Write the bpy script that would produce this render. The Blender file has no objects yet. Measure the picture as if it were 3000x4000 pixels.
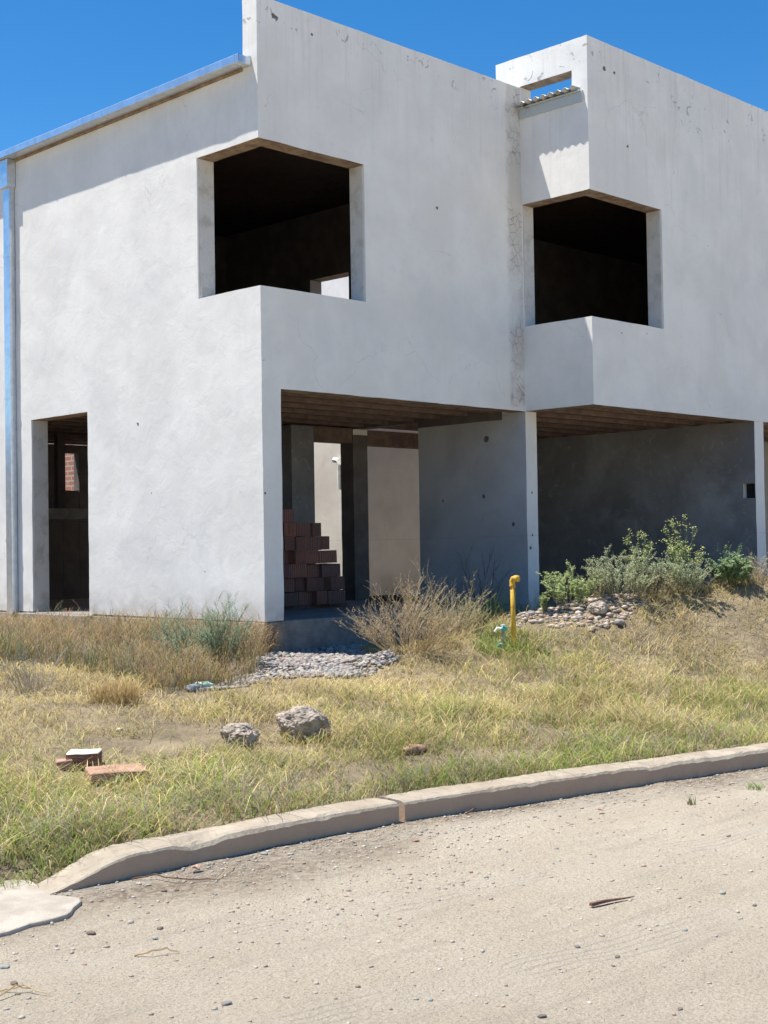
import bpy, bmesh, math, random
import numpy as np
from mathutils import Vector, Matrix
random.seed(7); RNG=np.random.default_rng(11)
SC=bpy.context.scene; COL=SC.collection
R_=math.radians

# ------------------------------------------------------------------ camera
F=5348.17; YAW=.7909; PITCH=.0241; ROLL=-.016
CAM=np.array([-9.2668,-10.9331,.7786])
def cam_axes():
    f=np.array([math.sin(YAW)*math.cos(PITCH),math.cos(YAW)*math.cos(PITCH),math.sin(PITCH)])
    r=np.array([math.cos(YAW),-math.sin(YAW),0.]); u=np.cross(r,f)
    return r*math.cos(ROLL)+u*math.sin(ROLL), -r*math.sin(ROLL)+u*math.cos(ROLL), f
CR,CU,CF=cam_axes()
cd=bpy.data.cameras.new('camera'); cam=bpy.data.objects.new('camera',cd); COL.objects.link(cam)
cd.sensor_fit='VERTICAL'; cd.sensor_height=36; cd.lens=F/4000*36; cd.clip_end=2000; cd.clip_start=.05
cam.matrix_world=Matrix(((CR[0],CU[0],-CF[0],CAM[0]),(CR[1],CU[1],-CF[1],CAM[1]),(CR[2],CU[2],-CF[2],CAM[2]),(0,0,0,1)))
SC.camera=cam
def proj(P):
    d=P-CAM; z=d@CF
    return 1500+F*(d@CR)/z, 2000-F*(d@CU)/z

# ------------------------------------------------------------------ noise + terrain
TAB=np.random.default_rng(3).random((256,256))
def vn(x,y,s=1.0,o=0):
    x=np.asarray(x,float)*s+o*17.3+500; y=np.asarray(y,float)*s+o*9.1+500
    xi=np.floor(x).astype(int); yi=np.floor(y).astype(int); fx=x-xi; fy=y-yi
    fx=fx*fx*(3-2*fx); fy=fy*fy*(3-2*fy)
    a=TAB[xi%256,yi%256];b=TAB[(xi+1)%256,yi%256];c=TAB[xi%256,(yi+1)%256];d=TAB[(xi+1)%256,(yi+1)%256]
    return (a*(1-fx)+b*fx)*(1-fy)+(c*(1-fx)+d*fx)*fy
def fbm(x,y,s,o=0): return (vn(x,y,s,o)+.5*vn(x,y,s*2.1,o+1)+.25*vn(x,y,s*4.3,o+2))/1.75
KX=np.array([-400,-7,-5.6,-5.3,-4.9,-4.4,-3.6,-3.0,-2.2,-1.2,0,2,8,400.]); KY=np.array([-4.95,-4.92,-4.9,-4.9,-4.91,-4.92,-4.96,-5.02,-5.15,-5.36,-5.62,-6.05,-7.2,-8.])
def kerb_y(x): return np.interp(x,KX,KY)
ROADZ=-.95
def road_h(x,y):
    x=np.asarray(x,float);y=np.asarray(y,float)
    ruts=.008*np.sin((y+.13*x)*9+1.2*vn(x,y,.6,3)*3)*vn(x,y,.35,8)
    h=ROADZ+.03*(fbm(x,y,.7,5)-.5)+.012*(fbm(x,y,5,6)-.5)+ruts
    dk=(kerb_y(x)-y)
    return h+.012*np.exp(-np.maximum(dk,0)/.25)*vn(x,y,3.,2)
RX=np.array([-.6,.3,.9,1.6,2.6,3.6,4.6,6,9,14,20.]); RY=np.array([-1.6,-1.75,-1.95,-2.1,-2.45,-3.0,-3.6,-4.1,-4.6,-5.,-6]); RZ=np.array([-.5,-.24,-.14,.06,.18,.26,.34,.36,.3,.0,-1.])
def gh(x,y):
    x=np.asarray(x,float);y=np.asarray(y,float)
    ky=kerb_y(x)+.24
    t=np.clip((y-ky)/(-.6-ky),0,1)
    h=-.85-.11*np.clip((-5.0-x)/.6,0,1)*np.clip(1-t*6,0,1)+t**.85*(.85-.30)
    yr=np.interp(x,RX,RY); top=np.interp(x,RX,RZ); b0=-.85+np.clip((yr-ky)/(-.6-ky),0,1)**.85*.55
    h=h+np.maximum(top-b0,0)*np.exp(-((y-yr)/np.where(y>yr,.62,1.0))**2)
    h=h-.05*np.exp(-(((x-.6)/1.2)**2+((y+.7)/.9)**2))
    w=np.clip((y-ky)/.5,0,1)
    h=h+w*(.12*(fbm(x,y,.9,1)-.5)+.045*(vn(x,y,4,4)-.5))*np.clip(-y*1.0,.25,1)
    # driveway side: lower left
    s=np.clip((-5.46-x)/.05,0,1)*np.clip((-4.47-y)/.05,0,1)
    h=h*(1-s)+s*(-.955)
    return np.where(y<ky-.12,np.minimum(h,-1.02),h)
def at(u,v,fn=None):
    fn=fn or gh
    d=CF+CR*(u-1500)/F-CU*(v-2000)/F; t=3.
    while t<60:
        P=CAM+d*t
        if P[2]<float(fn(P[0],P[1])): break
        t+=.02
    return Vector((P[0],P[1],float(fn(P[0],P[1]))))

def atY(u,y):
    lo,hi=-30.,30.
    for _ in range(50):
        x=(lo+hi)/2
        if proj(np.array([x,y,0.]))[0]<u: lo=x
        else: hi=x
    return Vector((x,y,float(gh(x,y))))
def atR(u,off=.05):
    best=None
    for x in np.arange(-1,9,.01):
        y=float(np.interp(x,RX,RY))+off; d=abs(proj(np.array([x,y,0.]))[0]-u)
        if best is None or d<best[0]: best=(d,x,y)
    return Vector((best[1],best[2],float(gh(best[1],best[2]))))
# ------------------------------------------------------------------ object helpers
def tag(o,label=None,cat=None,group=None,kind=None):
    if label:o['label']=label
    if cat:o['category']=cat
    if group:o['group']=group
    if kind:o['kind']=kind
    return o
def empty(name,loc,label=None,cat=None,group=None):
    o=bpy.data.objects.new(name,None); COL.objects.link(o); o.location=loc; o.empty_display_size=.1
    return tag(o,label,cat,group)
def root_of(o):
    v=Vector((0,0,0))
    while o: v+=o.location; o=o.parent
    return v
def link(name,me,mats,parent=None,loc=None):
    o=bpy.data.objects.new(name,me); COL.objects.link(o)
    for m in (mats if isinstance(mats,(list,tuple)) else [mats]): me.materials.append(m)
    if parent: o.parent=parent
    if loc is not None: o.location=loc
    return o
def build(name,V,Fc,mats,parent=None,mi=None,smooth=False,origin=None,col=None):
    """V in world space; the object's origin is put at `origin` (or its parent's place)"""
    V=np.asarray(V,float)
    pr=root_of(parent) if parent else Vector((0,0,0))
    og=Vector(origin) if origin is not None else (pr if parent else Vector((0,0,0)))
    me=bpy.data.meshes.new(name)
    W=V-np.array(og)
    if isinstance(Fc,np.ndarray) and Fc.shape[1]==3:
        n=len(Fc); me.vertices.add(len(W)); me.vertices.foreach_set('co',W.astype(np.float32).ravel())
        me.loops.add(n*3); me.loops.foreach_set('vertex_index',Fc.astype(np.int32).ravel())
        me.polygons.add(n); me.polygons.foreach_set('loop_start',np.arange(0,n*3,3,dtype=np.int32))
        me.polygons.foreach_set('loop_total',np.full(n,3,dtype=np.int32))
        me.update(calc_edges=True)
    else:
        me.from_pydata([tuple(v) for v in W],[],[tuple(int(i) for i in f) for f in Fc]); me.update()
    if mi is not None: me.polygons.foreach_set('material_index',np.asarray(mi,dtype=np.int32))
    if smooth: me.polygons.foreach_set('use_smooth',np.ones(len(me.polygons),dtype=bool))
    if col is not None:
        a=me.color_attributes.new('Col','FLOAT_COLOR','POINT')
        c=np.ones((len(W),4),dtype=np.float32); c[:,:3]=col; a.data.foreach_set('color',c.ravel())
    o=link(name,me,mats,parent,og-pr)
    return o
def bevel(o,w=.006,seg=2):
    m=o.modifiers.new('bevel','BEVEL'); m.width=w; m.segments=seg; m.limit_method='ANGLE'; m.angle_limit=R_(40); return o

class MB:
    def __init__(s): s.v=[]; s.f=[]; s.m=[]
    def add(s,V,Fs,m=0):
        b=len(s.v); s.v+= [tuple(v) for v in V]; s.f+=[tuple(i+b for i in f) for f in Fs]; s.m+=[m]*len(Fs)
    def box(s,x0,x1,y0,y1,z0,z1,m=0,rot=None,c=None):
        V=[(x,y,z) for x in (x0,x1) for y in (y0,y1) for z in (z0,z1)]
        if rot is not None:
            c=Vector(c if c else ((x0+x1)/2,(y0+y1)/2,(z0+z1)/2)); V=[c+rot@(Vector(v)-c) for v in V]
        s.add(V,[(0,1,3,2),(4,6,7,5),(0,4,5,1),(2,3,7,6),(0,2,6,4),(1,5,7,3)],m)
    def tube(s,pts,rad,n=8,caps=True,m=0):
        pts=[Vector(p) for p in pts]; rads=rad if isinstance(rad,(list,tuple)) else [rad]*len(pts)
        b=len(s.v); ref=None
        for i,p in enumerate(pts):
            t=(pts[min(i+1,len(pts)-1)]-pts[max(i-1,0)]).normalized()
            if ref is None: ref=Vector((0,0,1)) if abs(t.z)<.9 else Vector((1,0,0))
            a=t.cross(ref); a=a.normalized() if a.length>1e-6 else Vector((1,0,0)); c=t.cross(a); ref=-c if False else ref
            for k in range(n):
                q=2*math.pi*k/n; s.v.append(tuple(p+(a*math.cos(q)+c*math.sin(q))*rads[i]))
        for i in range(len(pts)-1):
            for k in range(n):
                k2=(k+1)%n; s.f.append((b+i*n+k,b+i*n+k2,b+(i+1)*n+k2,b+(i+1)*n+k)); s.m.append(m)
        if caps:
            s.f.append(tuple(b+k for k in range(n))[::-1]); s.f.append(tuple(b+(len(pts)-1)*n+k for k in range(n))); s.m+=[m,m]
    def obj(s,name,mats,parent=None,smooth=False,origin=None): 
        o=build(name,s.v,s.f,mats,parent,s.m,smooth,origin)
        bm=bmesh.new(); bm.from_mesh(o.data); bmesh.ops.recalc_face_normals(bm,faces=bm.faces); bm.to_mesh(o.data); bm.free()
        return o

def wobble(V,amp):
    x,y,z=V[:,0],V[:,1],V[:,2]
    n=lambda o,s:(vn(x+z*.83,y-z*.61,s,o)-.5)
    return V+amp*np.stack([n(1,3.1)+.5*n(4,11),n(2,3.1)+.5*n(5,11),n(3,3.1)+.5*n(6,11)],1)*2
def voxel(name,boxes,mats,parent,matfn,step=.085,amp=.003,bev=.006):
    """solid made of added (+) and cut (-) boxes; only its outer skin is meshed, finely gridded"""
    cuts=[sorted({round(b[i],4) for b in boxes}|{round(b[i+1],4) for b in boxes}) for i in (0,2,4)]
    X,Y,Z=[np.array(c) for c in cuts]
    cx,cy,cz=[(a[1:]+a[:-1])/2 for a in (X,Y,Z)]
    S=np.zeros((len(cx)+2,len(cy)+2,len(cz)+2),bool)
    for b in boxes:
        ix=np.where((cx>b[0])&(cx<b[1]))[0]; iy=np.where((cy>b[2])&(cy<b[3]))[0]; iz=np.where((cz>b[4])&(cz<b[5]))[0]
        if len(ix) and len(iy) and len(iz): S[ix[0]+1:ix[-1]+2,iy[0]+1:iy[-1]+2,iz[0]+1:iz[-1]+2]=(b[6]=='+')
    A=[X,Y,Z]; sub=[[np.linspace(a[i],a[i+1],max(1,int(math.ceil((a[i+1]-a[i])/step)))+1) for i in range(len(a)-1)] for a in A]
    vid={};V=[];Fs=[];MI=[]
    def gv(p):
        k=(round(p[0],4),round(p[1],4),round(p[2],4))
        if k not in vid: vid[k]=len(V); V.append(k)
        return vid[k]
    for i,j,k in np.argwhere(S):
        idx=(i-1,j-1,k-1)
        for ax in range(3):
            for sg in (-1,1):
                nb=[i,j,k]; nb[ax]+=sg
                if S[tuple(nb)]: continue
                o1,o2=[a for a in range(3) if a!=ax]
                c=A[ax][idx[ax]+(1 if sg>0 else 0)]
                g1,g2=sub[o1][idx[o1]],sub[o2][idx[o2]]
                for a in range(len(g1)-1):
                    for b in range(len(g2)-1):
                        q=[]
                        for (s1,s2) in ((a,b),(a+1,b),(a+1,b+1),(a,b+1)):
                            p=[0,0,0]; p[ax]=c; p[o1]=g1[s1]; p[o2]=g2[s2]; q.append(gv(p))
                        flip=(sg<0)!=(ax==1)
                        if flip: q=q[::-1]
                        Fs.append(q); n=[0,0,0]; n[ax]=sg
                        ctr=[0,0,0]; ctr[ax]=c; ctr[o1]=(g1[a]+g1[a+1])/2; ctr[o2]=(g2[b]+g2[b+1])/2
                        MI.append(matfn(ctr,n))
    V=wobble(np.array(V),amp)
    o=build(name,V,Fs,mats,parent,MI,True)
    me=o.data
    bm=bmesh.new(); bm.from_mesh(me)
    for e in bm.edges:
        if len(e.link_faces)==2 and e.link_faces[0].normal.dot(e.link_faces[1].normal)<.6: e.smooth=False
    if bev:   # worn, hand-plastered arrises: edge vertices pulled in a few millimetres, here and there a chip
        for v in bm.verts:
            if any(not q.smooth for q in v.link_edges):
                n_=sum((f.normal for f in v.link_faces),Vector()).normalized(); a_=v.co.x*1.0+v.co.z*1.3; b_=v.co.y*1.1-v.co.z*.7
                v.co-=n_*(max(0,float(vn(a_,b_,6.3,45))-.88)*.05*(v.co.z>2.6))
    bm.to_mesh(me); bm.free()
    return o

# ------------------------------------------------------------------ materials
class NT:
    def __init__(s,name):
        s.m=bpy.data.materials.new(name); s.m.use_nodes=True; s.t=s.m.node_tree; s.n=s.t.nodes
        s.b=s.n['Principled BSDF']; s.pos=s.n.new('ShaderNodeNewGeometry').outputs['Position']
    def new(s,t,**k):
        n=s.n.new(t)
        for a,b in k.items(): setattr(n,a,b)
        return n
    def L(s,a,b): s.t.links.new(a,b)
    def setin(s,n,i,v):
        if hasattr(v,'is_linked') or isinstance(v,bpy.types.NodeSocket): s.L(v,n.inputs[i])
        else: n.inputs[i].default_value=v
    def scale(s,sc,vec=None):
        n=s.new('ShaderNodeVectorMath',operation='MULTIPLY'); s.setin(n,0,vec or s.pos); n.inputs[1].default_value=sc; return n.outputs[0]
    def noise(s,sc,det=4,rough=.55,vec=None,dist=0):
        n=s.new('ShaderNodeTexNoise'); n.inputs['Scale'].default_value=sc; n.inputs['Detail'].default_value=det; n.inputs['Roughness'].default_value=rough; n.inputs['Distortion'].default_value=dist
        s.L(vec or s.pos,n.inputs['Vector']); return n.outputs['Fac']
    def vor(s,sc,feat='F1',vec=None):
        n=s.new('ShaderNodeTexVoronoi',feature=feat); n.inputs['Scale'].default_value=sc; s.L(vec or s.pos,n.inputs['Vector']); return n
    def ramp(s,v,a,b,x=0.,y=1.,smooth=True):
        n=s.new('ShaderNodeMapRange'); n.interpolation_type='SMOOTHSTEP' if smooth else 'LINEAR'
        s.setin(n,0,v)
        for i,q in zip((1,2,3,4),(a,b,x,y)): n.inputs[i].default_value=q
        return n.outputs[0]
    def math(s,op,a,b=0.):
        n=s.new('ShaderNodeMath',operation=op); s.setin(n,0,a); s.setin(n,1,b); return n.outputs[0]
    def mix(s,f,a,b,mode='MIX'):
        n=s.new('ShaderNodeMix',data_type='RGBA',blend_type=mode); s.setin(n,0,f)
        for i,q in ((6,a),(7,b)):
            if isinstance(q,(tuple,list)): n.inputs[i].default_value=(*q,1) if len(q)==3 else q
            else: s.L(q,n.inputs[i])
        return n.outputs[2]
    def xyz(s,vec=None):
        n=s.new('ShaderNodeSeparateXYZ'); s.L(vec or s.pos,n.inputs[0]); return n.outputs
    def color(s,c):
        if isinstance(c,(tuple,list)): s.b.inputs['Base Color'].default_value=(*c,1)
        else: s.L(c,s.b.inputs['Base Color'])
    def rough(s,r): s.setin(s.b,'Roughness',r)
    def bump(s,h,st=.3,d=.01,prev=None):
        n=s.new('ShaderNodeBump'); n.inputs['Strength'].default_value=st; n.inputs['Distance'].default_value=d; s.L(h,n.inputs['Height'])
        if prev: s.L(prev,n.inputs['Normal'])
        s.L(n.outputs[0],s.b.inputs['Normal']); return n.outputs[0]
HOLES=[ # (x,y,z,r) small knocked-out spots in the render, their hollow shade painted as dark colour
]
def on_plane(u,v,ax,val):
    d=CF+CR*(u-1500)/F-CU*(v-2000)/F; return CAM+d*(val-CAM[ax])/d[ax]
for (u,v,ax,val,r) in ((538,1657,0,0,.035),(593,1928,0,0,.018),(802,2234,0,0,.016),(1030,1407,1,0,.012),(740,1567,0,0,.010),(938,1923,0,0,.009),
        (1708,813,1,0,.032),(1899,1715,0,4.37,.07),(1890,1940,0,4.37,.045),(1730,1958,0,4.37,.028),(1036,1927,1,0,.025),(2005,2048,0,4.37,.04),
        (2452,572,1,-1.065,.035),(2768,960,1,-1.065,.014),(2686,1022,1,-1.065,.012),(2430,1302,1,-1.065,.018),(2527,1303,1,-1.065,.016),(2520,1348,1,-1.065,.007),
        (2360,268,1,-1.065,.05),(2400,285,1,-1.065,.04),(1068,62,1,0,.05),(1080,70,1,0,.045),(1218,135,1,0,.03),(2078,1925,1,0,.028),(2080,2090,1,0,.03),(2072,2140,1,0,.035)):
    P=on_plane(u,v,ax,val); HOLES.append((*P,r*.62))
def plaster(name,base=(.80,.775,.735),dark=(.73,.705,.665),grime=1.,holes=True,strip=False,seam=True):
    m=NT(name); x,y,z=m.xyz()
    c=m.mix(m.ramp(m.noise(1.3,5,.6),.35,.65),dark,base)
    c=m.mix(m.ramp(m.noise(.8,5,.65,dist=.6),.45,.7,0,.34),c,(.60,.60,.60))
    # trowel marks
    c=m.mix(m.ramp(m.noise(5,7,.75,dist=1.8),.55,.70,0,.38),c,(.62,.62,.61))
    # rain streaks, mostly near the tops
    st=m.noise(1,6,.7,vec=m.scale((9,9,.55)))
    top=m.ramp(z,4.6,6.9,.08,.42)
    c=m.mix(m.math('MULTIPLY',m.ramp(st,.48,.72,0,.7*grime),top),c,(.42,.40,.37))
    # peeled patches at the parapets
    pe=m.math('MULTIPLY',m.ramp(m.noise(7,5,.65,dist=.8),.60,.63),m.math('MULTIPLY',m.ramp(m.noise(1.3,2),.46,.54),m.ramp(z,6.15,6.4)))
    c=m.mix(m.math('MULTIPLY',pe,.75),c,(.33,.32,.30))
    # splash dirt at the foot
    ft=m.math('MULTIPLY',m.ramp(z,0.0,.45,1,0),m.ramp(m.noise(5,5),.35,.65,.08,.5))
    c=m.mix(ft,c,(.40,.33,.26))
    hv=m.new('ShaderNodeTexNoise'); hv.inputs['Scale'].default_value=2.5; hv.inputs['Detail'].default_value=6; m.L(m.pos,hv.inputs['Vector'])
    hm=m.new('ShaderNodeVectorMath',operation='MULTIPLY_ADD'); m.L(hv.outputs['Color'],hm.inputs[0]); hm.inputs[1].default_value=(.5,.5,.5); m.L(m.pos,hm.inputs[2])
    hd=m.vor(.75,'DISTANCE_TO_EDGE',vec=hm.outputs[0]).outputs['Distance']
    hc=m.math('MULTIPLY',m.ramp(hd,0,.004,.38,0),m.ramp(m.noise(.9,2),.5,.6)); c=m.mix(hc,c,(.38,.36,.34))
    h=m.math('ADD',m.math('MULTIPLY',m.noise(4,6,.6,dist=.6),1.),m.math('MULTIPLY',m.noise(55,3),.07))
    if seam:  # day joint in the lower render
        sm=m.math('MULTIPLY',m.ramp(m.math('ABSOLUTE',m.math('SUBTRACT',z,m.math('ADD',.86,m.math('MULTIPLY',m.noise(3),.015)))),.0,.007,1,0),.35)
        c=m.mix(sm,c,(.3,.28,.26))
    if strip:
        mk=m.math('MULTIPLY',m.ramp(m.math('ADD',x,m.math('MULTIPLY',m.noise(4,3),.16)),4.12,4.24),m.ramp(z,2.45,2.6))
        mk=m.math('MULTIPLY',mk,m.ramp(m.noise(1.6,3),.36,.5,.35,1))
        c=m.mix(m.math('MULTIPLY',mk,.55),c,(.47,.43,.38))
        vd=m.vor(11,'DISTANCE_TO_EDGE',vec=m.scale((1,1,.8))).outputs['Distance']
        ck=m.math('MULTIPLY',m.math('MULTIPLY',m.ramp(vd,.0,.05,1,0),mk),m.ramp(m.noise(2.2,2),.42,.52))
        c=m.mix(m.math('MULTIPLY',ck,.75),c,(.22,.19,.17))
        h=m.math('SUBTRACT',h,m.math('MULTIPLY',ck,.6))
    if holes:
        wv=m.new('ShaderNodeTexNoise'); wv.inputs['Scale'].default_value=30; wv.inputs['Detail'].default_value=4; m.L(m.pos,wv.inputs['Vector'])
        off=m.new('ShaderNodeVectorMath',operation='MULTIPLY_ADD'); m.L(wv.outputs['Color'],off.inputs[0]); off.inputs[1].default_value=(.05,.05,.05); m.L(m.pos,off.inputs[2])
        acc=None
        for (a,b,cc,r) in HOLES:
            d=m.new('ShaderNodeVectorMath',operation='DISTANCE'); m.L(off.outputs[0],d.inputs[0]); d.inputs[1].default_value=(a+.025,b+.025,cc+.025)
            q=m.ramp(d.outputs['Value'],r*.85,r*1.05,1,0); acc=q if acc is None else m.math('MAXIMUM',acc,q)
        c=m.mix(m.math('MULTIPLY',acc,.9),c,(.10,.09,.085)); h=m.math('SUBTRACT',h,m.math('MULTIPLY',acc,2.))
    m.color(c); m.rough(.92); m.bump(h,.55,.010); m.b.inputs['Specular IOR Level'].default_value=.2
    return m.m
def simple(name,c1,c2,sc=4,rough=.85,bump=.3,bd=.01,bs=None,metal=0,sharp=(.35,.65),spec=None):
    m=NT(name); m.color(m.mix(m.ramp(m.noise(sc,6,.65),*sharp),c1,c2)); m.rough(rough); m.b.inputs['Metallic'].default_value=metal
    if spec is not None: m.b.inputs['Specular IOR Level'].default_value=spec
    if bump: m.bump(m.noise(bs or sc*5,6,.7),bump,bd)
    return m.m
M={}
M['plaster']=plaster('white_plaster_cracked',strip=True,seam=False)
M['plaster2']=plaster('white_plaster')
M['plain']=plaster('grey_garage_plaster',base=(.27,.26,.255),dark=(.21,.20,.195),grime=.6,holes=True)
M['party']=plaster('shaded_party_plaster',base=(.52,.51,.51),dark=(.42,.41,.41),grime=.6)  # white plaster darkened: garage shade put into the base colour
M['rearpl']=plaster('rear_wall_plaster',base=(.78,.74,.68),dark=(.68,.63,.57),grime=1,holes=False)
M['raw']=simple('raw_concrete_underside',(.36,.27,.19),(.20,.13,.09),6,.95,.6,.02)
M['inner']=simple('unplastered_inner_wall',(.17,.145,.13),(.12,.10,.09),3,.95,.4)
M['reveal']=simple('rough_reveal_render',(.58,.56,.53),(.44,.41,.37),5,.95,.6,.01,sharp=(.45,.7))
M['slab']=simple('concrete_slab',(.30,.27,.24),(.20,.18,.16),5,.92,.5)
M['foot']=simple('footing_concrete',(.42,.34,.26),(.24,.18,.13),7,.95,.8,.02)
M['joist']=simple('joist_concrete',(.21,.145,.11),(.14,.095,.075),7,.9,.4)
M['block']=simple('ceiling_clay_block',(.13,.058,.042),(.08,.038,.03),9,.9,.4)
M['wood']=simple('dark_roof_boards',(.09,.05,.035),(.05,.03,.02),8,.8,.3)
M['zinc']=simple('galvanised_steel',(.74,.78,.82),(.62,.66,.70),9,.28,.05,metal=.85)
M['rust']=simple('rusty_steel',(.52,.56,.57),(.22,.09,.04),5,.6,.2,metal=.3,sharp=(.55,.72))
def corr():
    m=NT('weathered_corrugated_sheet'); c=m.mix(m.ramp(m.noise(5,6,.7),.5,.7),(.55,.56,.54),(.30,.26,.2)); m.color(c); m.rough(.5); m.b.inputs['Metallic'].default_value=.4; return m.m
M['corr']=corr()
M['brick']=None
def brick():
    m=NT('terracotta_brick_wall'); n=m.new('ShaderNodeTexBrick'); n.inputs['Color1'].default_value=(.45,.19,.12,1); n.inputs['Color2'].default_value=(.36,.15,.10,1); n.inputs['Mortar'].default_value=(.45,.40,.35,1)
    n.inputs['Scale'].default_value=1; n.inputs['Brick Width'].default_value=.22; n.inputs['Row Height'].default_value=.085; n.inputs['Mortar Size'].default_value=.012
    x,y,z=m.xyz(); cb=m.new('ShaderNodeCombineXYZ'); m.L(m.math('ADD',x,y),cb.inputs[0]); m.L(z,cb.inputs[1]); m.L(cb.outputs[0],n.inputs['Vector']); m.color(n.outputs['Color']); m.rough(.9); return m.m
M['brick']=brick()
def clay():
    m=NT('fired_clay_block'); 
    oi=m.new('ShaderNodeObjectInfo'); c=m.mix(oi.outputs['Random'],(.36,.15,.10),(.22,.12,.095)); c=m.mix(m.ramp(m.noise(9,5),.5,.75,0,.6),c,(.13,.11,.10)); m.color(c); m.rough(.9); m.bump(m.noise(40),.3); return m.m
M['clay']=clay()
def attr_mat(name,rough=.8,trans=0.,spec=.2):
    m=NT(name); a=m.new('ShaderNodeAttribute',attribute_name='Col'); m.color(a.outputs['Color']); m.rough(rough); m.b.inputs['Specular IOR Level'].default_value=spec
    if trans:
        t=m.new('ShaderNodeBsdfTranslucent'); m.L(a.outputs['Color'],t.inputs[0]); mx=m.new('ShaderNodeMixShader'); mx.inputs[0].default_value=trans
        m.L(m.b.outputs[0],mx.inputs[1]); m.L(t.outputs[0],mx.inputs[2]); m.L(mx.outputs[0],m.n['Material Output'].inputs[0])
    return m.m
M['blade']=attr_mat('plant_blades',.6,.38)
M['stone']=attr_mat('loose_stones',.85)
def soil():
    m=NT('dry_soil'); c=m.mix(m.ramp(m.noise(2,6,.7),.35,.65),(.21,.165,.11),(.34,.275,.175)); c=m.mix(m.ramp(m.noise(25,4,.7),.5,.75,0,.7),c,(.14,.105,.075))
    m.color(c); m.rough(.97); b=m.bump(m.noise(14,8,.75),.9,.04); m.b.inputs['Specular IOR Level'].default_value=.1; return m.m
M['soil']=soil()
def road():
    m=NT('packed_dirt_road'); x,y,z=m.xyz()
    c=m.mix(m.ramp(m.noise(1.1,6,.6),.35,.65),(.55,.47,.36),(.60,.52,.405))
    c=m.mix(m.ramp(m.noise(60,6,.9),.45,.62,0,.65),c,(.29,.235,.175))
    c=m.mix(m.ramp(m.vor(70).outputs['Distance'],.1,.28,.5,0),c,(.60,.55,.47))
    st=m.noise(1,5,.6,vec=m.scale((.8,9,1)))
    c=m.mix(m.ramp(st,.5,.7,0,.35),c,(.36,.31,.25))
    at_=m.new('ShaderNodeAttribute',attribute_name='Col').outputs['Fac']
    c=m.mix(m.math('MULTIPLY',at_,m.ramp(m.noise(18,6,.8),.38,.6,.25,.95)),c,(.17,.125,.085))
    q=m.math('ADD',y,m.math('MULTIPLY',x,.19)); q=m.math('ADD',q,m.math('MULTIPLY',m.noise(1.2,4),.32))
    tr=m.math('SINE',m.math('MULTIPLY',q,120.)); bd=m.ramp(m.math('SINE',m.math('MULTIPLY',q,5.2)),.55,.85)
    tr=m.math('MULTIPLY',m.math('MULTIPLY',tr,bd),m.ramp(m.noise(1.3,3),.45,.6))
    c=m.mix(m.math('MULTIPLY',bd,.18),c,(.58,.52,.43)); c=m.mix(m.ramp(tr,.3,1.,0,.35),c,(.28,.24,.19))
    m.color(c); m.rough(.97); m.b.inputs['Specular IOR Level'].default_value=.1
    m.bump(tr,.5,.008); b=m.bump(m.math('ADD',m.noise(45,8,.8),m.math('MULTIPLY',m.noise(9,5,.7),1.2)),1.,.024)
    m.bump(m.vor(85).outputs['Distance'],.5,.006,b); return m.m
M['road']=road()
def kerbm():
    m=NT('kerb_concrete'); c=m.mix(m.ramp(m.noise(4,6,.7),.35,.65),(.42,.36,.275),(.33,.275,.21)); c=m.mix(m.ramp(m.noise(22,6,.75),.52,.68,0,.6),c,(.22,.16,.11)); c=m.mix(m.ramp(m.noise(2.2,4),.5,.65,0,.45),c,(.30,.24,.17))
    x,y,z=m.xyz(); c=m.mix(m.math('MULTIPLY',m.math('MULTIPLY',m.ramp(m.math('ADD',z,m.math('MULTIPLY',m.noise(9,4),.02)),-.835,-.812,1,0),m.ramp(m.xyz(m.new('ShaderNodeNewGeometry').outputs['Normal'])[2],.3,.6,1,0)),.8),c,(.50,.34,.235)); m.color(c); m.rough(.95); b=m.bump(m.noise(30,6,.75),.7,.012); return m.m
M['kerb']=kerbm()
M['apron']=simple('apron_concrete',(.45,.40,.335),(.34,.295,.24),5,.95,.8,.01,50)
M['lump']=simple('conglomerate_lump',(.54,.45,.36),(.33,.27,.215),14,.97,1.,.03,30,sharp=(.4,.6))
M['yellow']=simple('yellow_gas_paint',(.62,.37,.035),(.36,.19,.04),22,.65,.4,.004,60,sharp=(.5,.72))
M['teal']=simple('teal_plastic',(.05,.33,.33),(.08,.42,.40),10,.5,0)
M['whitep']=simple('white_plastic',(.8,.8,.78),(.6,.62,.6),10,.5,0)
M['pale']=simple('pale_lime_block',(.72,.66,.55),(.60,.53,.42),10,.95,.5)
M['red']=simple('reddish_block',(.44,.27,.20),(.33,.18,.13),10,.95,.5)
M['black']=simple('cavity_shade_black',(.015,.013,.012),(.02,.018,.016),5,.95,0)  # near-black stands in for the shade inside the niche
M['bark']=simple('brown_bark',(.20,.11,.07),(.12,.06,.04),30,.9,.5)
M['straw']=simple('pale_dry_straw',(.48,.37,.20),(.38,.28,.15),20,.9,0)
M['glass']=simple('pale_green_plastic',(.38,.55,.44),(.50,.62,.52),10,.25,0)
M['cloth']=simple('greyish_rag',(.34,.36,.38),(.22,.24,.26),12,.9,.5)

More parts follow.
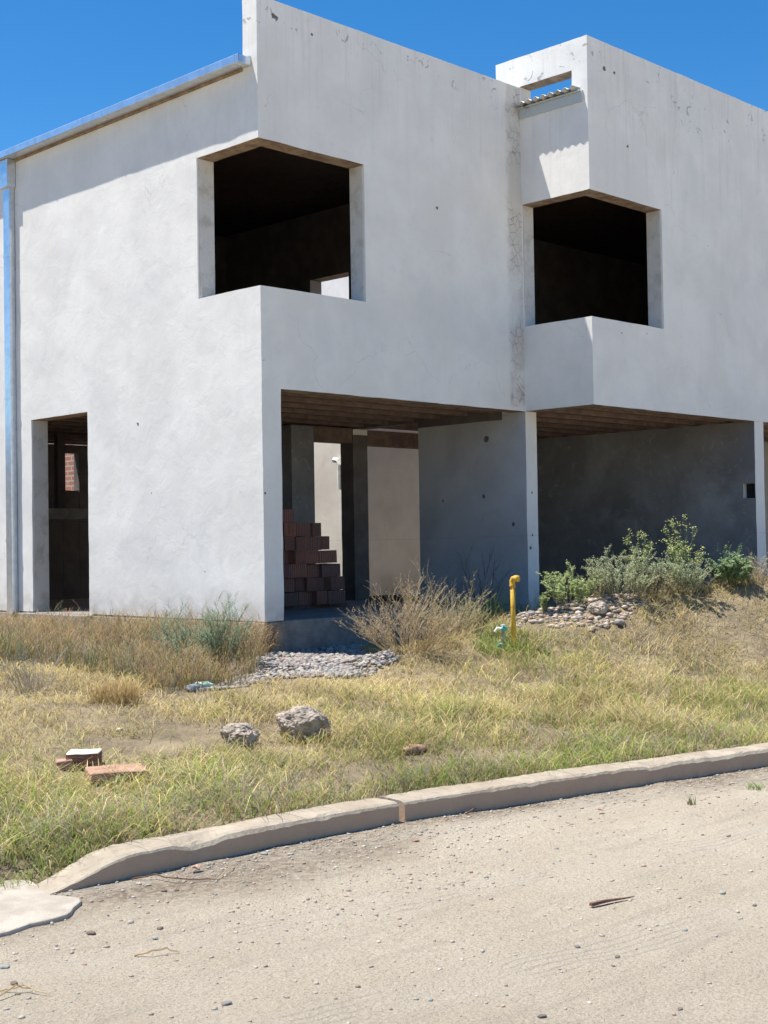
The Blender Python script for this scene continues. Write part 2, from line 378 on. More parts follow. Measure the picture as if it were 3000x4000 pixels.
# ------------------------------------------------------------------ ground, road, kerb
def axis(lo,hi,step,far):
    c=list(np.arange(lo,hi,step)); out=[]; d=step
    x=c[-1]
    while x<far: d*=1.35; x+=d; out.append(x)
    pre=[]; d=step; x=c[0]
    while x>-far: d*=1.35; x-=d; pre.append(x)
    return np.array(pre[::-1]+c+out)
def sheet(name,xs,ys,fn,mat,**k):
    Xg,Yg=np.meshgrid(xs,ys,indexing='ij'); V=np.stack([Xg.ravel(),Yg.ravel(),fn(Xg,Yg).ravel()],1)
    nx,ny=len(xs),len(ys); I=np.arange(nx*ny).reshape(nx,ny)
    a,b,c,d=I[:-1,:-1].ravel(),I[1:,:-1].ravel(),I[1:,1:].ravel(),I[:-1,1:].ravel()
    Fc=np.concatenate([np.stack([a,b,c],1),np.stack([a,c,d],1)])
    return tag(build(name,V,Fc,mat,smooth=True),kind='structure',**k)
sheet('ground',axis(-9,13,.07,500),axis(-6.5,4,.07,500),gh,M['soil'])
def road_sheet():
    xs=axis(-9,4,.05,500); n=90
    t=np.concatenate([np.linspace(0,4.5,n),[6,9,15,30,80,250,500]])
    V=[];
    Xg,T=np.meshgrid(xs,t,indexing='ij'); Yg=kerb_y(Xg)+.03-T; Zg=road_h(Xg,Yg)
    V=np.stack([Xg.ravel(),Yg.ravel(),Zg.ravel()],1); nx,ny=Xg.shape; I=np.arange(nx*ny).reshape(nx,ny)
    a,b,c,d=I[:-1,:-1].ravel(),I[1:,:-1].ravel(),I[1:,1:].ravel(),I[:-1,1:].ravel()
    dk=T.ravel(); xx=Xg.ravel(); yy=Yg.ravel()
    dirt=np.clip(1.5-dk/(.16+.6*vn(xx,yy,1.1,61)),0,1)*np.clip(.35+1.1*vn(xx,yy,3.5,62),0,1)
    tag(build('road',V,np.concatenate([np.stack([a,c,b],1),np.stack([a,d,c],1)]),M['road'],smooth=True,col=np.stack([dirt,dirt,dirt],1)),kind='structure')
road_sheet()
def kerb(name,x0,x1,label,taper=False):
    xs=np.arange(x0,x1+.001,.04); V=[];n=0
    prof=[(0,-.16),(0,.115),(-.012,.132),(-.035,.14),(-.12,.145),(-.215,.142),(-.24,.13),(-.245,.10),(-.245,-.16)]
    prof=[(-a,b) for a,b in prof]
    for i,x in enumerate(xs):
        s=1.
        if taper: q=min(1,max(0,(x-x0)/.62)); s=.12+.88*(q*q*(3-2*q))
        ky=float(kerb_y(x)); 
        for j,(a,b) in enumerate(prof):
            zz=b*s if b>0 else b
            rough=.006*(float(vn(x,j*.35,2.2,3))-.5)*2+.0025*(float(vn(x,j*2.3,25,5))-.5)*2
            chip=max(0,float(vn(x,3.3,6.5,12))-.68)*.11*(1 if j in (1,2,3) else 0)+max(0,float(vn(x,8.3,19,13))-.8)*.05*(1 if j in (1,2) else 0)
            rough+=-0; zz-=chip; a=a+chip*.7
            V.append((x,ky+a*(1 if not taper else (.75+.25*s))+rough,ROADZ+zz+(rough if b>0 else 0)))
    m=len(prof);Fc=[]
    for i in range(len(xs)-1):
        for j in range(m-1): Fc.append((i*m+j,(i+1)*m+j,(i+1)*m+j+1,i*m+j+1))
    Fc.append(tuple(range(m))); Fc.append(tuple((len(xs)-1)*m+j for j in range(m))[::-1])
    o=build(name,V,Fc,M['kerb'],smooth=False,origin=((x0+x1)/2,float(kerb_y((x0+x1)/2)),ROADZ))
    tag(o,label,'kerb',group='concrete kerb units along the dirt road')
    bm=bmesh.new(); bm.from_mesh(o.data); bmesh.ops.recalc_face_normals(bm,faces=bm.faces); bm.to_mesh(o.data); bm.free()
jx=-3.14
kerb('kerb',-5.66,jx-.006,'pale concrete kerb section ramping down to the ground at its left end',True)
kerb('kerb',jx+.006,1.2,'straight pale concrete kerb section right of the joint, running out of frame')
kerb('kerb',1.215,14,'continuing concrete kerb section further up the dirt road on the right')
def apron():
    P=[(-10.,-4.45),(-5.62,-4.42),(-5.50,-4.60),(-5.58,-4.93),(-5.52,-5.10),(-5.74,-5.33),(-6.15,-5.36),(-10.,-5.42)]
    bm=bmesh.new(); 
    Q=[]
    for i in range(len(P)):
        (xa,ya),(xb,yb)=P[i],P[(i+1)%len(P)]; n=max(1,int(math.hypot(xb-xa,yb-ya)/.06))
        for k in range(n):
            x=xa+(xb-xa)*k/n; y=ya+(yb-ya)*k/n; Q.append((x+.03*(float(vn(x,y,9,81))-.5),y+.05*(float(vn(x,y,9,82))-.5)))
    vs=[bm.verts.new((x,y,-.926)) for x,y in Q]; f=bm.faces.new(vs)
    if f.normal.z<0: f.normal_flip()
    r=bmesh.ops.extrude_face_region(bm,geom=[f]); 
    for v in [g for g in r['geom'] if isinstance(g,bmesh.types.BMVert)]: v.co.z-=.1
    bmesh.ops.recalc_face_normals(bm,faces=bm.faces)
    me=bpy.data.meshes.new('driveway_apron'); bm.to_mesh(me); bm.free()
    o=link('driveway_apron',me,M['apron']); bevel(o,.01,2)
    tag(o,kind='structure'); 
apron()

# ------------------------------------------------------------------ houses
W=4.372;T=.235;H=6.6;T2=6.99;D=1.065;ZG=2.45;ZH=5.08;ZS=3.522;ZH2=5.09;ZS2=3.53;XE=12.6
h1=empty('house',(0,0,0),'unfinished white two-storey house on the left with eaves gutter and corner window','house')
h2=empty('house',(W,-D,0),'unfinished white house on the right, stepped forward, with a slot cut in its parapet','house')
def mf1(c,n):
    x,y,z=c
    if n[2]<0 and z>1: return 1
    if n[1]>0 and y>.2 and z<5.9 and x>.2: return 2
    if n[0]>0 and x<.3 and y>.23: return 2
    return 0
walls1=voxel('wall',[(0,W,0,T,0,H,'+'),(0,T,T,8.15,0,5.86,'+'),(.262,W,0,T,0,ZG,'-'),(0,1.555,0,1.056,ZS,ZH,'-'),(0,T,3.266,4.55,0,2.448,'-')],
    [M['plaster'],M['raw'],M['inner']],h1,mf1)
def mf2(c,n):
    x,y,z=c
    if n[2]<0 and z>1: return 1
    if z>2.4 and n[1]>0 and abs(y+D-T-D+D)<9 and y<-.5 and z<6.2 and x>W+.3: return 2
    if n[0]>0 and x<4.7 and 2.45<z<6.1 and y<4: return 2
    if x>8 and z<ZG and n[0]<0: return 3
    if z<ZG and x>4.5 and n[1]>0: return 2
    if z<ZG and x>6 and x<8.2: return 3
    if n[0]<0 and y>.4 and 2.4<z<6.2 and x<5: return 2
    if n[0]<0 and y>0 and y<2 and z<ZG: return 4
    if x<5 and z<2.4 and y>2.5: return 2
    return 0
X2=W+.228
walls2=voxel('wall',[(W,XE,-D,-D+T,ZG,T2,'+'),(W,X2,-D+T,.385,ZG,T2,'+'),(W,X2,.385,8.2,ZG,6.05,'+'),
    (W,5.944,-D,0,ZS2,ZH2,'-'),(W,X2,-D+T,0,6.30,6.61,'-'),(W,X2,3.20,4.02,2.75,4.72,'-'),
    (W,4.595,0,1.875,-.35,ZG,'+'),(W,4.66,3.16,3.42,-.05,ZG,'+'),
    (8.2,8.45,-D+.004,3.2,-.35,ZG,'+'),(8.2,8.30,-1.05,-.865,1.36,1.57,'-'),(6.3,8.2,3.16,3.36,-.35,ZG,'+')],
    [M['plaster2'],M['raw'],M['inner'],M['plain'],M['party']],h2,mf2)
# footings and floors
mb=MB(); mb.box(.02,W-.01,.012,8.14,-.62,-.004); bevel(mb.obj('floor_slab',M['slab'],h1),.012)
mb=MB(); mb.box(-.012,.262,-.010,.4,-.34,-.012); mb.box(-.012,.02,.4,3.2,-.36,-.02); mb.box(-.012,.02,4.62,8.13,-.36,-.02); o=mb.obj('footing',M['foot'],h1); bevel(o,.01)
mb=MB(); mb.box(-.13,.018,3.18,4.70,-.30,-.012); bevel(mb.obj('door_step',M['slab'],h1),.012)
mb=MB(); mb.box(4.61,8.19,-.9,3.1,-.6,-.06); mb.obj('floor_slab',M['slab'],h2)
# beam-and-block ceilings
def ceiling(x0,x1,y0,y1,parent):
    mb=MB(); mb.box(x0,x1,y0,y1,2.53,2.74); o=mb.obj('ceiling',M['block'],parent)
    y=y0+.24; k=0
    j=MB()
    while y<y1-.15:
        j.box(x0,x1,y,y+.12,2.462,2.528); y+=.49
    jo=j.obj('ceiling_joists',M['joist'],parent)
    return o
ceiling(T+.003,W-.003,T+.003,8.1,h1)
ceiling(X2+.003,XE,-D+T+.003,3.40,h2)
# interior walls / pillars house 1 (ground)
mb=MB(); mb.box(T+.003,3.17,3.50,3.62,.0,2.455); mb.obj('inner_wall',M['inner'],h1)
mb=MB(); mb.box(3.20,3.62,3.16,3.46,.0,2.455); bevel(mb.obj('pillar',M['plain'],h1),.01)
mb=MB(); mb.box(3.63,W-.003,3.17,3.40,2.25,2.455); mb.box(4.665,6.3,3.17,3.35,2.23,2.45); mb.obj('lintel_beam',M['joist'],h1)
# rear wall with a small window seen through the left doorway, and stair landing
rw=MB(); Yr=8.0
for bx in ((T,2.62,0,2.46),(2.92,W,0,2.46),(2.62,2.92,0,1.73),(2.62,2.92,2.33,2.46)): rw.box(bx[0]+.003,bx[1]-.003,Yr,Yr+.15,bx[2],bx[3])
rw.obj('rear_wall',M['inner'],h1)
mb=MB(); mb.box(T+.01,2.6,5.9,6.9,1.22,1.37); mb.obj('stair_landing',M['apron'],h1)
for q in ((2.05,2.25,6.2,6.4),(1.35,1.47,6.1,6.2)):
    mb=MB(); mb.box(*q,1.375,2.45); mb.obj('stair_post',M['inner'],h1)
# upstairs
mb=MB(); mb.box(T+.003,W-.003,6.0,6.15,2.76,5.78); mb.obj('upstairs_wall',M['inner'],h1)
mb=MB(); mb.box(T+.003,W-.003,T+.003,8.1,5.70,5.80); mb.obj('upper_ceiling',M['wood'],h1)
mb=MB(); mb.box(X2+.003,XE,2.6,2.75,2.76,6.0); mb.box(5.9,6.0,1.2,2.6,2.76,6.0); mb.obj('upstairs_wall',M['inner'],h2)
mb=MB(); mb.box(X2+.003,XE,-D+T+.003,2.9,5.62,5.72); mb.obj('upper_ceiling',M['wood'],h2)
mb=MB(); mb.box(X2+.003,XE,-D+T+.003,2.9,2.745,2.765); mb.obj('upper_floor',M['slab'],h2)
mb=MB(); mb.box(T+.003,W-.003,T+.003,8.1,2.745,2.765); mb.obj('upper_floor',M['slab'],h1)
# end cap so the right house is closed beyond the frame
mb=MB(); mb.box(XE,XE+.2,-D,3.3,-.3,T2); mb.obj('end_wall',M['plaster2'],h2)
# reveals: rough inner edges of the window openings
def reveal(parts,parent):
    for b in parts:
        mb=MB(); mb.box(*b); bevel(mb.obj('window_reveal',M['reveal'],parent),.004,1)
e=.012
reveal([(.02,T-.004,1.056-e,1.0555,ZS,ZH-.001),(1.555-e,1.5545,.02,T-.004,ZS,ZH-.001)],h1)
reveal([(W+.02,X2-.004,-e,-.0005,ZS2,ZH2-.001),(5.944-e,5.9435,-D+.02,-D+T-.004,ZS2,ZH2-.001)],h2)
mb=MB(); mb.box(.015,T-.002,4.55-e,4.5495,.0,2.447); bevel(mb.obj('door_reveal',M['reveal'],h1),.004,1)
# meter niche in the right garage, its shade painted by a black panel
mb=MB(); mb.box(8.285,8.296,-1.045,-.87,1.365,1.565); mb.obj('niche_shade_panel',M['black'],h2)
# rear wing and patio
def mfr(c,n): return 0
voxel('rear_wing',[(6.1,10.5,5.05,9.,-.05,2.95,'+')],[M['rearpl']],h2,mfr,step=.4,amp=.004)
nb=voxel('neighbour_house',[(8.6,12,6.6,11,-.05,8.,'+')],[M['plaster2']],None,mfr,step=.4,amp=.004); tag(nb,'tall white building behind, glimpsed through the left corner window','house')
mb=MB(); mb.box(4.67,8.19,3.45,5.04,-.5,-.27); mb.obj('patio_slab',M['apron'],h2)
mb=MB(); P0=on_plane(1335,1812,0,6.1); 
p=Vector(P0); mb.tube([p+Vector((-.06,-.02,-.42)),p+Vector((-.06,-.02,-.02)),p+Vector((-.06,.02,.05)),p+Vector((-.06,.12,.07))],.045,8)
mb.obj('drain_pipe',M['whitep'],h2)
# brick garden wall behind
bw=MB(); bw.box(3.55,3.75,8.4,14,-.1,2.9); bw.box(-6,3.55,13.0,13.2,-.1,2.9)
o=bw.obj('brick_wall',M['brick'],origin=(3.6,11,-.1)); tag(o,'terracotta brick garden wall glimpsed through the narrow doorway','brick wall')
# roof sheets
def corrugated(name,x0,x1,y0,y1,z0,z1,parent,pitch=.115,amp=.016,mat='corr'):
    ys=np.arange(y0,y1+1e-6,pitch/8); xs=np.linspace(x0,x1,max(2,int((x1-x0)/1.)+1)); V=[];Fc=[]
    for side in (0,1):
        for x in xs:
            for y in ys: V.append((x,y,z0+(z1-z0)*(x-x0)/(x1-x0)+amp*math.cos((y-y0)/pitch*2*math.pi)-side*.0025))
    n=len(ys);m=len(xs)
    for s in (0,1):
        for i in range(m-1):
            for j in range(n-1):
                q=(s*m*n+i*n+j,s*m*n+(i+1)*n+j,s*m*n+(i+1)*n+j+1,s*m*n+i*n+j+1); Fc.append(q if s==0 else q[::-1])
    for j in range(n-1): Fc.append((j,j+1,m*n+j+1,m*n+j)); 
    return build(name,V,Fc,M[mat],parent,smooth=True)
corrugated('roof',-.09,W-.01,.25,8.25,5.985,6.18,h1,mat='zinc')
corrugated('roof',4.205,W+.003,-.955,-.012,6.340,6.349,h2)
corrugated('roof',X2-.24,XE,-.825,-.012,6.351,6.75,h2)
corrugated('roof',X2+.01,XE,.0,2.9,6.357,6.75,h2)
mb=MB(); mb.box(4.345,W-.002,-1.0,-.012,6.185,6.325); mb.box(4.30,4.345,-.985,-.012,6.30,6.318); bevel(mb.obj('steel_channel',M['rust'],h2),.003,1)
# gutter: open trough with rolled lip, joint straps
def gutter():
    y0,y1=.10,8.3; prof=[(-.004,5.968),(-.004,5.866),(-.172,5.866),(-.178,5.872),(-.178,5.950),(-.168,5.958),(-.158,5.952)]
    inner=[(a+(.003 if a<-.1 else -.003),b+.003) for a,b in prof][::-1]
    pr=prof+inner; mb=MB(); n=len(pr)
    V=[(a,y,b) for y in (y0,y1) for a,b in pr]; Fs=[(k,(k+1)%n,n+(k+1)%n,n+k) for k in range(n)]; Fs+=[tuple(range(n))[::-1],tuple(range(n,2*n))]
    mb.add(V,Fs); mb.box(-.174,-.006,y0-.002,y0+.001,5.868,5.948)
    g=mb.obj('gutter',M['zinc'],h1)
    for y in (.16,2.62,4.1,5.7,7.6):
        s=MB(); s.box(-.181,-.1785,y,y+.012,5.862,5.960); s.box(-.178,-.004,y,y+.012,5.862,5.8655); s.obj('gutter_strap',M['zinc'],g)
    return g
gutter()
mb=MB(); mb.box(-.02,-.002,.24,8.15,5.838,5.864); mb.obj('eave_flashing',M['raw'],h1)
# downspout
y0=4.90; mb=MB(); mb.box(-.088,-.006,y0,y0+.15,-.02,5.60); dsp=mb.obj('downspout',M['zinc'],h1); bevel(dsp,.006)
mb=MB(); mb.box(-.13,-.006,y0-.03,y0+.19,5.50,5.862); bevel(mb.obj('outlet_box',M['zinc'],dsp),.004)
for z in (.9,2.75,4.6):
    mb=MB(); mb.box(-.0915,-.004,y0-.006,y0+.156,z,z+.03); mb.obj('pipe_bracket',M['zinc'],dsp)
# ------------------------------------------------------------------ clay block stack in the left garage
def clay_block(parent=None):
    mb=MB(); w,d,h=.29,.33,.165
    # ribbed hollow block: outer shell with grooves + two bores on the face
    n=9; V=[]
    pr=[]
    for k in range(n):
        a=-w+2*w*k/n; b=-w+2*w*(k+.55)/n; c=-w+2*w*(k+1)/n
        pr+=[(a,-d/2),(b,-d/2),(b,-d/2+.008),(c-.001,-d/2+.008)]
    pr+=[(w,-d/2),(w,d/2),(-w,d/2)]
    m=len(pr); V=[(x/2*1.0,y,z) for z in (0,h) for x,y in pr]; Fs=[(k,(k+1)%m,m+(k+1)%m,m+k) for k in range(m)]+[tuple(range(m))[::-1],tuple(range(m,2*m))]
    mb.add(V,Fs); return mb
base=clay_block(); proto=None; cnt=0
ords=['first','second','third','fourth','fifth','sixth','seventh','eighth','ninth','tenth']
for r in range(7):
    xr=[2.84,2.88,2.82,2.74,2.66,2.56,2.12][r]; z=.045+r*.172; nx=[5,6,5,5,4,4,2][r]
    y=2.0+r*.012
    xc=xr
    for k in range(9):
        fx=random.choice((.55,.62,1,1,.85)); x=xc-.145*fx; xc-=.292*fx+random.uniform(.001,.012)
        if x<1.35: break
        rz=random.uniform(-.2,.2); dy=random.uniform(-.09,.04)
        lab='clay block, %s from the right in the %s row up of the garage stack'%(ords[k],ords[r])
        if proto is None:
            o=base.obj('clay_block',M['clay'],origin=(0,0,0)); proto=o
        else:
            o=proto.copy(); COL.objects.link(o)
        o.location=(x,y+dy,z); o.rotation_euler=(random.uniform(-.02,.02),random.uniform(-.03,.03),rz); o.scale=(fx,1,random.choice((1,.96,1.02)))
        tag(o,lab,'clay block','clay blocks stacked in the left garage')
mb=MB(); mb.box(1.3,3.0,1.88,2.3,-.002,.04); o=mb.obj('plank',M['bark'],origin=(2.1,2.1,0)); tag(o,'dark plank lying on the garage floor under the block stack','plank')

# ------------------------------------------------------------------ stones
def ico(sub=1):
    bm=bmesh.new(); bmesh.ops.create_icosphere(bm,subdivisions=sub,radius=1); V=np.array([v.co[:] for v in bm.verts]); Fc=np.array([[v.index for v in f.verts] for f in bm.faces]); bm.free(); return V,Fc
ICO1=ico(1); ICO2=ico(2)
STONE=np.array([(.44,.39,.32),(.38,.34,.28),(.46,.40,.32),(.28,.24,.19),(.38,.28,.22),(.30,.29,.26),(.47,.43,.36),(.36,.32,.27)])
def pebbles(name,P,S,label,cat,palette=STONE,flat=.5,sink=.3):
    V0,F0=ICO1; n=len(P); 
    J=1+.35*(RNG.random((n,len(V0),1))-.5)
    V=V0[None]*J
    ang=RNG.random(n)*6.283; sc=np.stack([S*(.8+.7*RNG.random(n)),S*(.6+.4*RNG.random(n)),S*flat*(.7+.6*RNG.random(n))],1)
    V=V*sc[:,None,:]; c,s=np.cos(ang)[:,None],np.sin(ang)[:,None]
    V=np.stack([V[...,0]*c-V[...,1]*s,V[...,0]*s+V[...,1]*c,V[...,2]],2)
    V=V+P[:,None,:]+np.array([0,0,1])*(S*flat*(1-sink*2))[:,None,None]
    Fc=(F0[None]+(np.arange(n)*len(V0))[:,None,None]).reshape(-1,3)
    col=np.repeat(palette[RNG.integers(0,len(palette),n)]*(.8+.4*RNG.random((n,1))),len(V0),0)
    return tag(build(name,V.reshape(-1,3),Fc,M['stone'],col=col),label,cat,kind='stuff')
def inpoly(x,y,poly):
    r=np.zeros(len(x),bool); n=len(poly)
    for i in range(n):
        (x1,y1),(x2,y2)=poly[i],poly[(i+1)%n]
        r^=((y1>y)!=(y2>y))&(x<(x2-x1)*(y-y1)/(y2-y1+1e-12)+x1)
    return r
n=60000; x=RNG.uniform(-9,4,n*2); t=RNG.random(n*2)**1.3*4.4; y=kerb_y(x)-t
near=np.exp(-t/.22)*.75+.16+.3*(vn(x,y,.8,9)>.66); k=RNG.random(n*2)<near; x,y=x[k],y[k]
S=.002+.011*RNG.random(len(x))**11
pebbles('road_gravel',np.stack([x,y,road_h(x,y)],1),S,'fine loose gravel scattered over the dirt road','gravel')
GP=[at(*q) for q in ((1045,2475),(1130,2470),(1370,2478),(1400,2540),(1560,2570),(1530,2600),(1300,2650),(1080,2660),(860,2700),(760,2700),(960,2630),(1060,2540))]
n=60000; x=RNG.uniform(-3.2,3.2,n); y=RNG.uniform(-3,.0,n)
gpoly=[(p.x,p.y) for p in GP]; gpoly[0]=(.0,-.03); gpoly[1]=(.3,.0); gpoly[2]=(2.4,0.)
jit=.12*(vn(x,y,5,3)-.5); k=inpoly(x+jit,y+jit,gpoly)&(RNG.random(n)<np.clip(.15+1.5*vn(x,y,2.6,91),0,1)*.85); x,y=x[k],y[k]
pebbles('gravel',np.stack([x,y,gh(x,y)],1),.012+.022*RNG.random(len(x))**2,'grey river gravel heaped in front of the left garage slab','gravel',palette=np.array([(.28,.25,.22),(.34,.30,.265),(.25,.24,.23),(.31,.24,.20),(.40,.37,.33),(.19,.185,.18)]),flat=.55,sink=.1)
RP=[at(*q) for q in ((1880,2440),(2060,2350),(2250,2310),(2440,2300),(2520,2360),(2440,2450),(2200,2470),(2000,2470))]
n=26000; x=RNG.uniform(-1,7,n); y=RNG.uniform(-5,-1.,n); rp=[(p.x,p.y) for p in RP]; jit=.2*(vn(x,y,4,7)-.5); k=inpoly(x+jit,y+jit,rp)&(RNG.random(n)<.8); x,y=x[k],y[k]
pebbles('rubble',np.stack([x,y,gh(x,y)],1),.012+.035*RNG.random(len(x))**3,'stony rubble showing through on the mound beside the yellow pipe','rubble',palette=np.array([(.42,.35,.29),(.50,.42,.35),(.34,.29,.25),(.46,.34,.27)]),flat=.45)
def rock(name,pos,sz,mat,label,cat,seed,lump=.25,fr=3.,rz=0,sub=4,sink=.2,group=None,flatten=1.):
    bm=bmesh.new(); bmesh.ops.create_icosphere(bm,subdivisions=sub,radius=1); r=random.Random(seed)
    from mathutils import noise
    o3=Vector((seed*3.1,seed*1.7,0))
    for v in bm.verts:
        c=v.co.copy(); 
        d=noise.noise(c*1.1+o3)*lump*1.3+noise.noise(c*fr+o3)*lump*.6
        if sub>=4: cell=noise.cell_vector(c*5+o3); d+=abs(noise.noise(c*9+o3))*lump*.55+noise.noise(c*18+o3)*.05
        v.co=c*(1+d)
        v.co=Vector([math.copysign(abs(q)**.85,q) for q in v.co])
        v.co.x*=sz[0]; v.co.y*=sz[1]; v.co.z*=sz[2]
    me=bpy.data.meshes.new(name); bm.to_mesh(me); bm.free()
    o=link(name,me,mat,loc=Vector(pos)+Vector((0,0,sz[2]*(1-2*sink)))); o.rotation_euler=(0,0,rz)
    if sub<3: 
        pass
    else: me.polygons.foreach_set('use_smooth',[sub<4]*len(me.polygons))
    return tag(o,label,cat,group)
p=at(945,2905); rock('concrete_lump',p,(.145,.12,.085),M['lump'],'smaller lumpy grey concrete chunk sitting in the green grass','concrete chunk',3,.34,3,.7,5)
p=at(1185,2878); rock('concrete_lump',p,(.185,.15,.13),M['lump'],'larger flat-topped grey concrete chunk in the grass, with a notch on top','concrete chunk',8,.30,2.2,-.3,5)
p=at(2335,2395); rock('rubble_lump',p,(.10,.09,.06),M['lump'],'dark broken rubble lump on the stony mound','rubble lump',12,.3,3,.2,4)
p=at(2420,2440); rock('rubble_lump',p,(.08,.05,.03),M['stone'] if False else M['slab'],'flat grey stone lying below the dark rubble lump','stone',14,.2,2,.5,3)
p=at(2165,2370); rock('flat_stone',p,(.09,.035,.02),M['pale'],'pale elongated stone lying on the rubble of the mound','stone',15,.2,2,.9,3)
p=at(1620,2940); rock('flat_stone',p,(.10,.07,.03),M['red'],'pinkish flat stone half buried in the grass behind the kerb joint','stone',16,.2,2,.3,3,sink=.1)
p=at(462,2857); rock('flat_stone',p,(.035,.02,.012),M['pale'],'small white stone chip on the bare soil patch behind the bricks','stone',17,.2,2,.3,2)
def stonecol(i): return ['stone_teal','stone_grey','stone_pale','stone_brown','stone_orange','stone_dark'][i]
SM=[simple('teal_grey_stone',(.25,.27,.25),(.30,.30,.27),20,.95,.2,spec=.1),simple('mid_grey_stone',(.22,.205,.19),(.18,.165,.15),20,.95,.2,spec=.1),simple('pale_stone',(.42,.38,.33),(.34,.30,.26),20,.95,.2,spec=.1),
    simple('brown_stone',(.20,.145,.11),(.16,.12,.10),20,.95,.2,spec=.1),simple('orange_chip',(.36,.22,.15),(.30,.18,.12),20,.95,.2,spec=.1),simple('dark_stone',(.14,.125,.11),(.20,.175,.15),20,.95,.2,spec=.1)]
ST=[(1032,3340,0,.036,'teal-grey stone on the road just below the kerb'),(1074,3318,5,.016,'dark pebble tucked against the kerb foot'),(545,3455,2,.026,'pale flat stone beside the twig under the kerb'),
 (580,3460,0,.026,'bluish pebble touching the pale flat stone under the kerb'),(640,3485,3,.028,'brown stone, left of a pair below the twig'),(690,3480,3,.024,'brown stone, right of a pair below the twig'),
 (2822,3491,0,.036,'flat teal-grey stone on the open road at the right'),(2675,3637,0,.026,'teal pebble on the right of the road below the stick'),(2412,3745,5,.026,'dark stone alone low on the right of the road'),
 (2395,3775,3,.016,'small brown pebble just below the dark stone at the right'),(2948,3540,5,.022,'black pebble close to the right edge of the photo'),(2117,3975,5,.030,'dark rock at the very bottom edge'),
 (2657,3945,5,.022,'black stone near the bottom right corner'),(1680,3912,0,.026,'small teal stone low in the middle of the road'),(885,3925,1,.036,'flat grey stone low on the left half of the road'),
 (355,3652,3,.040,'red-brown stone below the concrete apron'),(625,3632,5,.030,'dark stone, right of the cluster under the kerb end'),(510,3608,2,.034,'broad pale stone in the cluster under the kerb end'),
 (605,3672,0,.030,'teal-grey stone below the cluster under the kerb end'),(18,3785,0,.034,'teal stone cut by the left edge of the photo'),(55,3850,3,.032,'brown stone above the straw at the lower left'),
 (1840,3412,4,.024,'orange brick chip in the middle of the road'),(1640,3262,2,.028,'cream stone on the road right of the kerb joint'),(1625,3290,4,.034,'orange-brown clay fragment right of the kerb joint'),
 (2192,3125,2,.020,'white pebble against the middle of the right kerb section'),(2745,3264,5,.018,'small black pebble on the upper right of the road'),(2860,3062,2,.026,'pale stone under the right end of the kerb'),
 (2180,3255,2,.022,'white stone lying on the tyre tracks'),(1950,3320,1,.020,'small grey stone between the tyre tracks'),(1232,3880,2,.020,'small pale stone low in the road left of the middle'),
 (2255,3700,1,.026,'flat grey stone left of the dark stone low on the right'),(1000,3780,2,.018,'small whitish pebble in the lower left half of the road'),(330,3770,4,.018,'small orange pebble in the lower left of the road')]
for i,(u,v,c,s,lab) in enumerate(ST):
    p=at(u,v,road_h); s*=.62; rock('loose_stone',p,(s,s*.7,s*.38),SM[c],lab,'stone',30+i,.22,2,random.uniform(0,3),2 if s<.03 else 3,sink=.25,group='loose stones lying on the dirt road')

# bricks on the lawn
def blk(name,u,v,sz,rz,mat,label,cat,zoff=0,tilt=(0,0),mat2=None):
    p=at(u,v); mb=MB(); a,b,c=sz; n=4
    V=[];
    bm=bmesh.new(); bmesh.ops.create_cube(bm,size=1); bmesh.ops.subdivide_edges(bm,edges=bm.edges,cuts=5,use_grid_fill=True)
    from mathutils import noise
    for q in bm.verts:
        q.co=Vector((q.co.x*a,q.co.y*b,q.co.z*c)); q.co+=noise.noise_vector(q.co*14+Vector((u,0,0)))*.007
    me=bpy.data.meshes.new(name); bm.to_mesh(me); bm.free(); o=link(name,me,mat,loc=p+Vector((0,0,c/2+zoff))); o.rotation_euler=(tilt[0],tilt[1],rz); bevel(o,.005,1)
    if mat2:
        me.materials.append(mat2)
        for f in me.polygons:
            if f.normal.z<.7: f.material_index=1
    return tag(o,label,cat)
blk('concrete_block',328,2998,(.205,.20,.105),-.72,M['pale'],'pale-topped square block with a dark red face, sitting in the grass','block',mat2=simple('dark_red_side',(.26,.12,.08),(.17,.08,.06),12,.95,.4))
blk('clay_tile',455,3035,(.36,.26,.05),-.45,M['red'],'flat reddish clay tile lying in the grass beside the pale block','clay tile',tilt=(.02,0))
blk('clay_fragment',250,3000,(.10,.12,.05),-.5,M['red'],'small clay fragment behind the left side of the pale block','clay fragment')

# ------------------------------------------------------------------ grass
GREEN=np.array([.20,.29,.055]); GREEN2=np.array([.34,.42,.09]); STRAW=np.array([.62,.50,.20]); STRAW2=np.array([.68,.57,.30]); BROWN=np.array([.33,.22,.12]); GREY=np.array([.36,.32,.26])
def blades(P,hh,ww,lean,col,seed=0,curl=.5):
    n=len(P); a=RNG.random(n)*6.283; d=np.stack([np.cos(a),np.sin(a),np.zeros(n)],1)
    b=RNG.random(n)*6.283; s=np.stack([np.cos(b),np.sin(b),np.zeros(n)],1)*ww[:,None]/2
    up=np.array([0,0,1.]); L=(lean*hh)[:,None]; h=hh[:,None]
    m1=P+up*h*.5+d*L*.25; m2=P+up*h*.85+d*L*.65; tp=P+up*h*(1-curl*.3*lean[:,None])+d*L*1.15
    V=np.stack([P-s,P+s,m1-s*.85,m1+s*.85,m2-s*.5,m2+s*.5,tp],1).reshape(-1,3)
    T_=np.array([(0,1,3),(0,3,2),(2,3,5),(2,5,4),(4,5,6)]); Fc=(T_[None]+(np.arange(n)*7)[:,None,None]).reshape(-1,3)
    g=np.array([.75,.75,.92,.92,1.05,1.05,1.12])  # darker roots, brighter tips: light along the blade put into its colour
    c=(col[:,None,:]*g[None,:,None]).reshape(-1,3)
    return V,Fc,c
